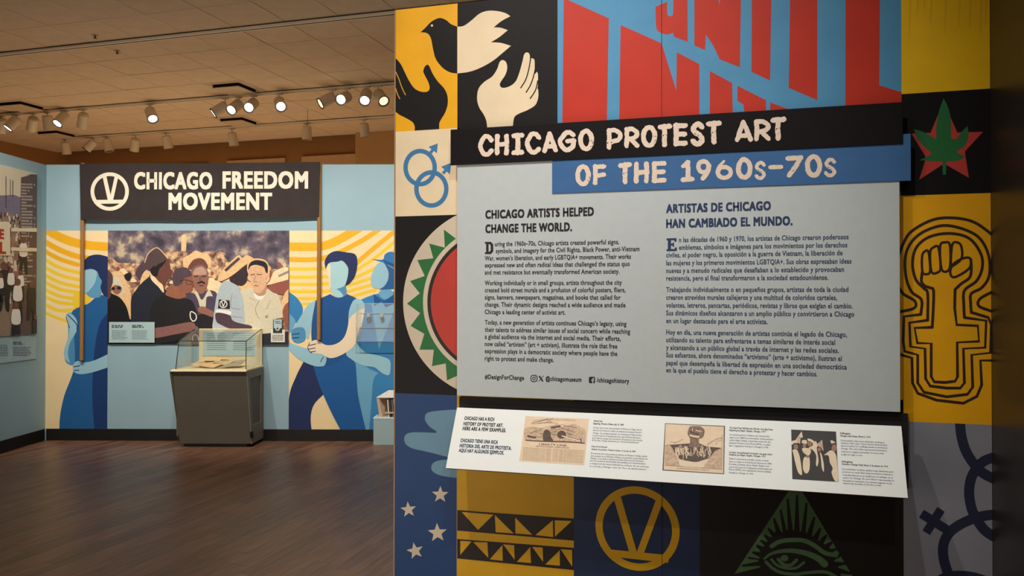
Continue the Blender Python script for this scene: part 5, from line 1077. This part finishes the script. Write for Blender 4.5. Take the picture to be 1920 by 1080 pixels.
mb = MB(); mb.box(W((bp0+bp1)/2, .032, (cz+1.24)/2), ((bp1-bp0)/2, .012, (1.24-cz)/2), (SM.e1, SM.n, Z1)); mb.build('back_board', m_line, ped, bevel=.003)
mb = MB(); mb.box(W((bp0+bp1)/2-.015, .0465, 1.075), ((bp1-bp0)/2-.06, .0025, .135), (SM.e1, SM.n, Z1)); mb.build('case_label', m_lab, ped)
sC = SM.at(.049); zz = []
for c in (0, 1):
    for i in range(9): a0_ = bp0+.09+c*.29; zz += [[(a0_, 1.19-i*.022), (a0_+random.uniform(.2, .25), 1.19-i*.022), (a0_+.2, 1.183-i*.022), (a0_, 1.183-i*.022)]]
paint('small_print', sC, zz, mat('label_print_soft', (118, 140, 146)), ped, .001, local=True)
# open newspapers in the case
m_news = mat('newsprint_tan', (222, 188, 138), rough=.8, var=.1, scale=25); m_news2 = mat('newsprint_grey', (176, 160, 134), rough=.8, var=.2, scale=60)
def page(P, th, m, name, par_):
    mb = MB(); mb.hexa([W(a, n, z) for a, n, z in P], [W(a, n, z+th) for a, n, z in P]); return mb.build(name, m, par_, recalc=True)
np_ = thing('open_newspaper', W(2.0, .3, cz), 'open tan newspaper lying inside the display case', 'newspaper')
page([(ga0+.05, .30, cz+.03), (ga0+.36, .46, cz+.006), (ga0+.50, .22, cz+.085), (ga0+.22, .14, cz+.10)], .004, m_news, 'page', np_)
page([(ga0+.14, .27, cz+.001), (ga0+.36, .40, cz+.001), (ga0+.46, .24, cz+.001), (ga0+.24, .16, cz+.001)], .02, m_line, 'book_cradle', np_)
mb = MB()
for t0, t1 in (((.20, .25), (.30, .30)), ((.31, .34), (.42, .30)), ((.36, .26), (.45, .22))):
    p = W(ga0+t0[0], t0[1], 0); q = W(ga0+t1[0], t1[1], 0)
    mb.box(W(ga0+(t0[0]+t1[0])/2, (t0[1]+t1[1])/2, cz+.034+max(0,(.36-(t0[1]+t1[1])/2))*.36), ((t1[0]-t0[0])/2, .018, .0015), (SM.e1, SM.n, Z1))
mb.build('masthead', mat('news_ink', (90, 72, 56)), np_)
np2 = thing('folded_newspaper', W(2.2, .3, cz), 'grey printed newspaper lying beside the open tan one in the display case', 'newspaper')
page([(ga0+.40, .46, cz+.002), (ga0+.62, .38, cz+.03), (ga0+.60, .12, cz+.07), (ga0+.49, .17, cz+.06)], .004, m_news2, 'page', np2)
# shallow case with medals, and the plinth with upright papers, near the edge of the title wall
mv = thing('wall_case', SM.w(3.75, 1.1, 0), 'shallow clear wall case holding two medals over the painted marcher', 'display case')
va0, va1, vz0, vz1, vd = SM.at(.12).p(668, 600)[0], 4.15, 1.10, 1.52, .12
mb = MB()
for P in ([(va0, vd, vz0), (va1, vd, vz0), (va1, vd, vz1), (va0, vd, vz1)], [(va0, .003, vz0), (va0, vd, vz0), (va0, vd, vz1), (va0, .003, vz1)], [(va1, .003, vz0), (va1, vd, vz0), (va1, vd, vz1), (va1, .003, vz1)], [(va0, .003, vz1), (va1, .003, vz1), (va1, vd, vz1), (va0, vd, vz1)], [(va0, .003, vz0), (va1, .003, vz0), (va1, vd, vz0), (va0, vd, vz0)]): mb.face([W(*q) for q in P])
g = mb.build('clear_cover', m_glass, mv); g.modifiers.new('t', 'SOLIDIFY').thickness = .003
mb = MB()
for p, q in (((va0, vd, vz0), (va1, vd, vz0)), ((va0, vd, vz0), (va0, .01, vz0+.0)), ((va0+.02, .012, vz0+.15), (va1, .012, vz0+.15)), ((va0+.02, .012, vz0+.15), (va0, vd, vz0))): mb.cyl(W(*p), W(*q), .0042, n=8)
mb.build('cover_edge', mat('edge_dark_blue', (26, 54, 84), rough=.3), mv)
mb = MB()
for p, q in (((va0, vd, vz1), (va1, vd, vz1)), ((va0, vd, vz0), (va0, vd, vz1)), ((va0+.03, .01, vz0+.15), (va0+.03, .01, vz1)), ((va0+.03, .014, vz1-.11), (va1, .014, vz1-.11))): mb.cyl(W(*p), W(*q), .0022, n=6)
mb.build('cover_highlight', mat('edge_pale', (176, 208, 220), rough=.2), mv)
for px, lb_ in ((690.5, 'dark round medal on a pin in the wall case, nearer the painted cream arm'), (715.5, 'small pale medal with a dark drop in the wall case, under the painted bow tie')):
    a, z = SM.at(.03).p(px, 593)
    md = thing('medal', SM.w(a, z-.06, .02), lb_, 'medal', 'medals in the wall case')
    mb = MB(); mb.cyl(W(a, .004, z+.012), W(a, .03, z+.012), .02, n=18); mb.build('pin_disc', mat('medal_silver', (150, 150, 140), rough=.3, metal=.6), md)
    mb = MB(); mb.cyl(W(a+.008, .004, z-.035), W(a+.008, .026, z-.035), .027 if px < 700 else .02, n=20); mb.build('pendant', mat('medal_bronze', (56, 62, 66), rough=.35, metal=.5), md)
    mb = MB(); mb.cyl(W(a+.006, .012, z-.02), W(a+.006, .012, z+.01), .004, n=8); mb.build('link', mat('medal_silver', (150, 150, 140)), md)
m_pl = mat('plinth_pale_blue', (160, 188, 192), rough=.55, var=.02)
pl = thing('plinth', W(4.0, .15, 0), 'low pale blue plinth at the foot of the far mural', 'plinth')
pa = SM.at(.25).p(700, 800)[0]
mb = MB(); mb.box(W(pa+.4, .135, .14), (.4, .115, .14), (SM.e1, SM.n, Z1)); mb.build('plinth_body', m_pl, pl, bevel=.003)
mb = MB(); mb.box(W(pa+.4, .135, .288), (.403, .118, .008), (SM.e1, SM.n, Z1)); mb.build('plinth_top', mat('plinth_top_highlight', (214, 230, 228), rough=.4), pl, bevel=.003)  # highlight on the plinth top put into its paler colour
# newspapers standing on edge on the plinth
m_ppr = [mat('paper_edge_%s' % n, c, rough=.8, var=.12, scale=50) for n, c in (('tan', (214, 186, 158)), ('white', (222, 216, 204)), ('grey', (122, 116, 112)), ('dark', (74, 70, 70)))]
na = SM.at(.18).p(707.5, 760)[0]
rack = thing('paper_stand', W(na+.3, .15, .296), 'pale wooden frame holding upright newspapers on the low plinth', 'stand')
mb = MB()
mb.hexa([W(na+.03, .22, .296), W(na+.06, .22, .296), W(na+.10, .06, .296), W(na+.07, .06, .296)], [W(na, .235, .505), W(na+.03, .235, .505), W(na+.12, .05, .555), W(na+.09, .05, .555)])
mb.build('side_board', m_ppr[0], rack, recalc=True)
mb = MB(); mb.box(W(na+.36, .232, .345), (.27, .006, .008), (SM.e1, SM.n, Z1)); mb.build('cross_bar', m_ppr[0], rack)
mb = MB(); mb.hexa([W(na, .24, .505), W(na+.62, .24, .507), W(na+.62, .04, .56), W(na+.10, .04, .56)], [W(na, .24, .512), W(na+.62, .24, .514), W(na+.62, .04, .567), W(na+.10, .04, .567)]); mb.build('top_sheet', m_ppr[1], rack, recalc=True)
for i in range(22):
    a = na+.125+i*.0222
    mb = MB(); h_ = random.uniform(.18, .2); mb.hexa([W(a, .222, .297), W(a+.014, .222, .297), W(a+.014, .09, .297), W(a, .09, .297)], [W(a-.012, .228, .30+h_), W(a+.002, .228, .30+h_), W(a+.002, .09, .30+h_), W(a-.012, .09, .30+h_)])
    o = mb.build('newspaper', m_ppr[(i*7) % 4 if i % 3 else 1], None, base=W(a, .16, .297), recalc=True)
    tag(o, 'folded newspaper standing on edge in the pale frame on the low plinth', 'newspaper', 'newspapers standing on edge on the low plinth')

# ------------------------------------------------------------------ ceiling: tracks, lamps, vents, sprinklers
m_trk = mat('track_beige', (232, 220, 202), rough=.5, var=.02); m_trkd = mat('track_groove_dark', (52, 40, 30), rough=.7); m_can = mat('lamp_housing_white', (214, 200, 180), rough=.45, var=.02); m_rim = mat('lamp_rim_dark', (44, 40, 38), rough=.5)
m_on = emis('lamp_glow', (255, 246, 228), 6); m_dim = emis('lamp_glow_dim', (255, 214, 150), 2.2); m_off = mat('lamp_lens_off', (90, 78, 64), rough=.3)
TR = []
for yT, x0, x1_, lb_ in ((7.42, -12.6, 0.8, 'bare ceiling track nearest the title wall'), (9.885, -12.9, 2.0, 'ceiling track carrying the brightly lit lamps'), (11.70, -11.75, 2.0, 'ceiling track nearest the ochre wall carrying unlit white lamps')):
    t = thing('lighting_track', ((x0+x1_)/2, yT, H_CEIL), lb_, 'track'); TR.append(t)
    mb = MB(); mb.box(((x0+x1_)/2, yT, H_CEIL-.017), ((x1_-x0)/2, .034, .0165)); mb.build('track_rail', m_trk, t)
    mb = MB(); mb.box(((x0+x1_)/2, yT-.034, H_CEIL-.004), ((x1_-x0)/2, .0025, .0045)); mb.box(((x0+x1_)/2, yT+.0, H_CEIL-.0345), ((x1_-x0)/2, .008, .0012)); mb.build('track_groove', m_trkd, t)
def cyl_mesh(name, p0, p1, r0, r1, m, n=22, cap0=True, cap1=True, extra=None):
    me = bpy.data.meshes.new(name); b = MB(); b.cyl(p0, p1, r0, r1, n, cap0, cap1)
    if extra: extra(b)
    me.from_pydata([tuple(v) for v in b.v], [], b.f); me.materials.append(m)
    for p in me.polygons: p.use_smooth = len(p.vertices) == 4
    return me
# canister local frame: hinge at origin, beam along -Z
def can_extra(b): b.cyl((0, 0, .0), (0, 0, .022), .074, .058, 22, False, True); b.cyl((0, 0, -.195), (0, 0, -.175), .069, .069, 22, False, False)
me_can = cyl_mesh('housing', (0, 0, -.2), (0, 0, 0), .077, .074, m_can, cap0=False, cap1=False, extra=can_extra)
me_rim = cyl_mesh('rim', (0, 0, -.204), (0, 0, -.190), .080, .078, m_rim, cap0=False, cap1=False, extra=lambda b: b.cyl((0, 0, -.204), (0, 0, -.178), .0805, .057, 22, False, False))
me_lens = {k: cyl_mesh('lens', (0, 0, -.196), (0, 0, -.188), .058, .058, m_) for k, m_ in (('on', m_on), ('dim', m_dim), ('off', m_off))}
me_stem = cyl_mesh('stem', (0, 0, -.10), (0, 0, -.034), .008, .008, m_can, 10)
me_adp = bpy.data.meshes.new('adapter'); _b = MB(); _b.box((0, 0, -.044), (.045, .014, .009)); me_adp.from_pydata([tuple(v) for v in _b.v], [], _b.f); me_adp.materials.append(m_can)
def lamp(px, py, dvec, state, yT, label, group, length=.0):
    # hinge height under the track; find x on the track below which the canister centre is seen
    d = RT*dvec[0] - UP*dvec[1] - FW*dvec[2]; d.normalize()
    s_ = Surf((0, yT, 0), X1, Z1, -Y1); hz = H_CEIL-.115-length
    c = s_.p(px, py)[0]; x = c - d.x*.1
    # follow the sight line to the canister centre, then step back to the hinge
    zc = s_.p(px, py)[1]; hz = max(min(zc - d.z*.1, H_CEIL-.10), H_CEIL-.42)
    r = thing('track_spotlight', (x, yT, H_CEIL), label, 'spotlight', group)
    def ch(nm, me, par_=None, loc_=(0, 0, 0), rot=None):
        o = bpy.data.objects.new(nm, me); COL.objects.link(o); o.parent = par_ or r; o.location = loc_
        if rot is not None: o.rotation_mode = 'QUATERNION'; o.rotation_quaternion = rot
        return o
    ch('track_adapter', me_adp)
    L = (H_CEIL-.034) - hz
    st = ch('stem', me_stem); st.scale = (1, 1, 1); k = L/.066
    st.scale.z = k; st.location.z = -.034 + .034*k
    q = (-d).to_track_quat('Z', 'Y')
    cn = ch('housing', me_can, None, (0, 0, hz-H_CEIL), q)
    if state != 'off': ch('rim', me_rim, cn)
    ch('lens', me_lens[state], cn)
    return r
LT = 'lit' ; G1 = 'lamps on the middle ceiling track'; G2 = 'unlit lamps on the far ceiling track'
for px, py, dv, st, lb_ in ((0, 234, (-.3, .8, -.3), 'off', 'unlit white spotlight at the outer end of the cluster near the dark ceiling slot'),
    (28, 229, (-.45, .75, .35), 'on', 'bright spotlight tipped towards the street photograph, first lit lamp of its cluster'),
    (57, 232, (-.45, .7, -.5), 'off', 'unlit white spotlight turned away, between the two lit lamps over the side partition'),
    (88, 231, (0, .95, -.25), 'off', 'unlit white spotlight hanging straight down between lit lamps over the side partition'),
    (121, 221, (-.3, .75, .55), 'on', 'lit spotlight with a yellowish barrel over the corner of the blue walls'),
    (152, 226, (-.35, .8, -.45), 'off', 'unlit greyish spotlight ending the cluster over the corner of the blue walls'),
    (287, 216, (.4, .65, .45), 'on', 'single lit spotlight hanging alone above the banner emblem'),
    (415, 207, (-.72, .55, .25), 'on', 'lit spotlight seen side-on, first of the four above the word freedom'),
    (447, 203, (-.3, .6, .75), 'on', 'lit spotlight second in the row of four above the word freedom'),
    (478, 200, (-.1, .5, .85), 'on', 'lit spotlight third in the row of four, facing the viewer'),
    (530, 197, (.35, .55, .8), 'on', 'lit spotlight last in the row of four, aimed past the banner end'),
    (616, 190, (-.72, .5, .35), 'dim', 'dim amber spotlight seen side-on, first of the four beside the title wall'),
    (651, 187, (-.25, .4, .9), 'on', 'bright spotlight facing the viewer beside a dim side-on one'),
    (690, 184, (0, .6, .65), 'on', 'brightest spotlight with a double glowing face beside the title wall'),
    (717, 184, (.4, .55, .5), 'dim', 'dim amber spotlight nearest the painted title wall')):
    lamp(px, py, dv, st, 9.885, lb_, G1)
for px, py, dv, st, lb_ in ((122, 278, (.05, .95, -.2), 'off', 'unlit white lamp hanging plumb at the outer end of the far track'), (171, 274, (-.5, .6, .12), 'dim', 'tilted white lamp with a thin glowing edge on the far track'),
    (202, 273, (.22, .9, -.02), 'off', 'white lamp with a sunlit side next to the tilted one on the far track'), (251, 272, (-.25, .85, -.3), 'off', 'grey white lamp turned away just over the banner emblem on the far track'), (312, 267, (.15, .95, -.2), 'off', 'grey white lamp over the word chicago on the far track'),
    (436, 262, (.15, .95, -.1), 'off', 'unlit lamp over the word freedom on the far track'), (575, 250, (0, 1, -.05), 'off', 'unlit lamp under a thin hanging wire on the far track'), (683, 245, (.1, .95, -.1), 'off', 'unlit lamp in front of the beige pier on the far track')):
    lamp(px, py, dv, st, 11.70, lb_, G2)
m_vent = mat('vent_plaque_beige', (196, 174, 146), rough=.7, var=.02)
for (vx, vy), lb_ in zip(VENTS, ('square ceiling air diffuser above the row of four lit lamps', 'square ceiling air diffuser above the lamp cluster over the side partition', 'square ceiling air diffuser behind the lamp cluster over the side partition', 'square ceiling air diffuser behind the row of four lit lamps')):
    v = thing('ceiling_vent', (vx, vy, H_CEIL+.02), lb_, 'air vent', 'square air diffusers')
    mb = MB(); h = .3
    mb.box((vx, vy-.258, H_CEIL+.008), (h, .046, .008)); mb.box((vx, vy+.258, H_CEIL+.008), (h, .046, .008)); mb.box((vx-.258, vy, H_CEIL+.008), (.046, .212, .008)); mb.box((vx+.258, vy, H_CEIL+.008), (.046, .212, .008)); mb.build('vent_frame', m_vent, v)
    mb = MB(); mb.box((vx, vy, H_CEIL+.012), (.212, .212, .004)); mb.box((vx, vy, H_CEIL-.014), (.196, .196, .024)); mb.build('vent_throat', mat('vent_dark', (16, 12, 10), rough=.9, var=0), v)
    mb = MB(); mb.box((vx, vy, H_CEIL-.042), (.208, .208, .004)); mb.build('vent_plaque', m_vent, v, bevel=.003)
for (sx, sy), lb_ in (((-6.85, 7.19), 'small ceiling sprinkler on the near side of the bare track'), ((-7.04, 7.72), 'small ceiling sprinkler just beyond the bare track')):
    s = thing('sprinkler_head', (sx, sy, H_CEIL), lb_, 'sprinkler')
    mb = MB(); mb.cyl((sx, sy, H_CEIL-.006), (sx, sy, H_CEIL+.001), .035, n=18); mb.build('rosette', m_vent, s)
    mb = MB(); mb.cyl((sx, sy, H_CEIL-.03), (sx, sy, H_CEIL-.006), .008, n=10); mb.cyl((sx, sy, H_CEIL-.034), (sx, sy, H_CEIL-.03), .02, n=12); mb.build('deflector', m_rim, s)
sw = Surf((0, 11.0, 0), X1, Z1, -Y1); wa = sw.p(577, 204)
mb = MB(); mb.cyl((wa[0], 11.0, sw.p(577, 234)[1]), (wa[0], 11.0, H_CEIL+.001), .003, n=6)
tag(mb.build('hanging_wire', m_rim, base=(wa[0], 11.0, H_CEIL)), 'thin dark wire hanging from the ceiling by the far track', 'wire')
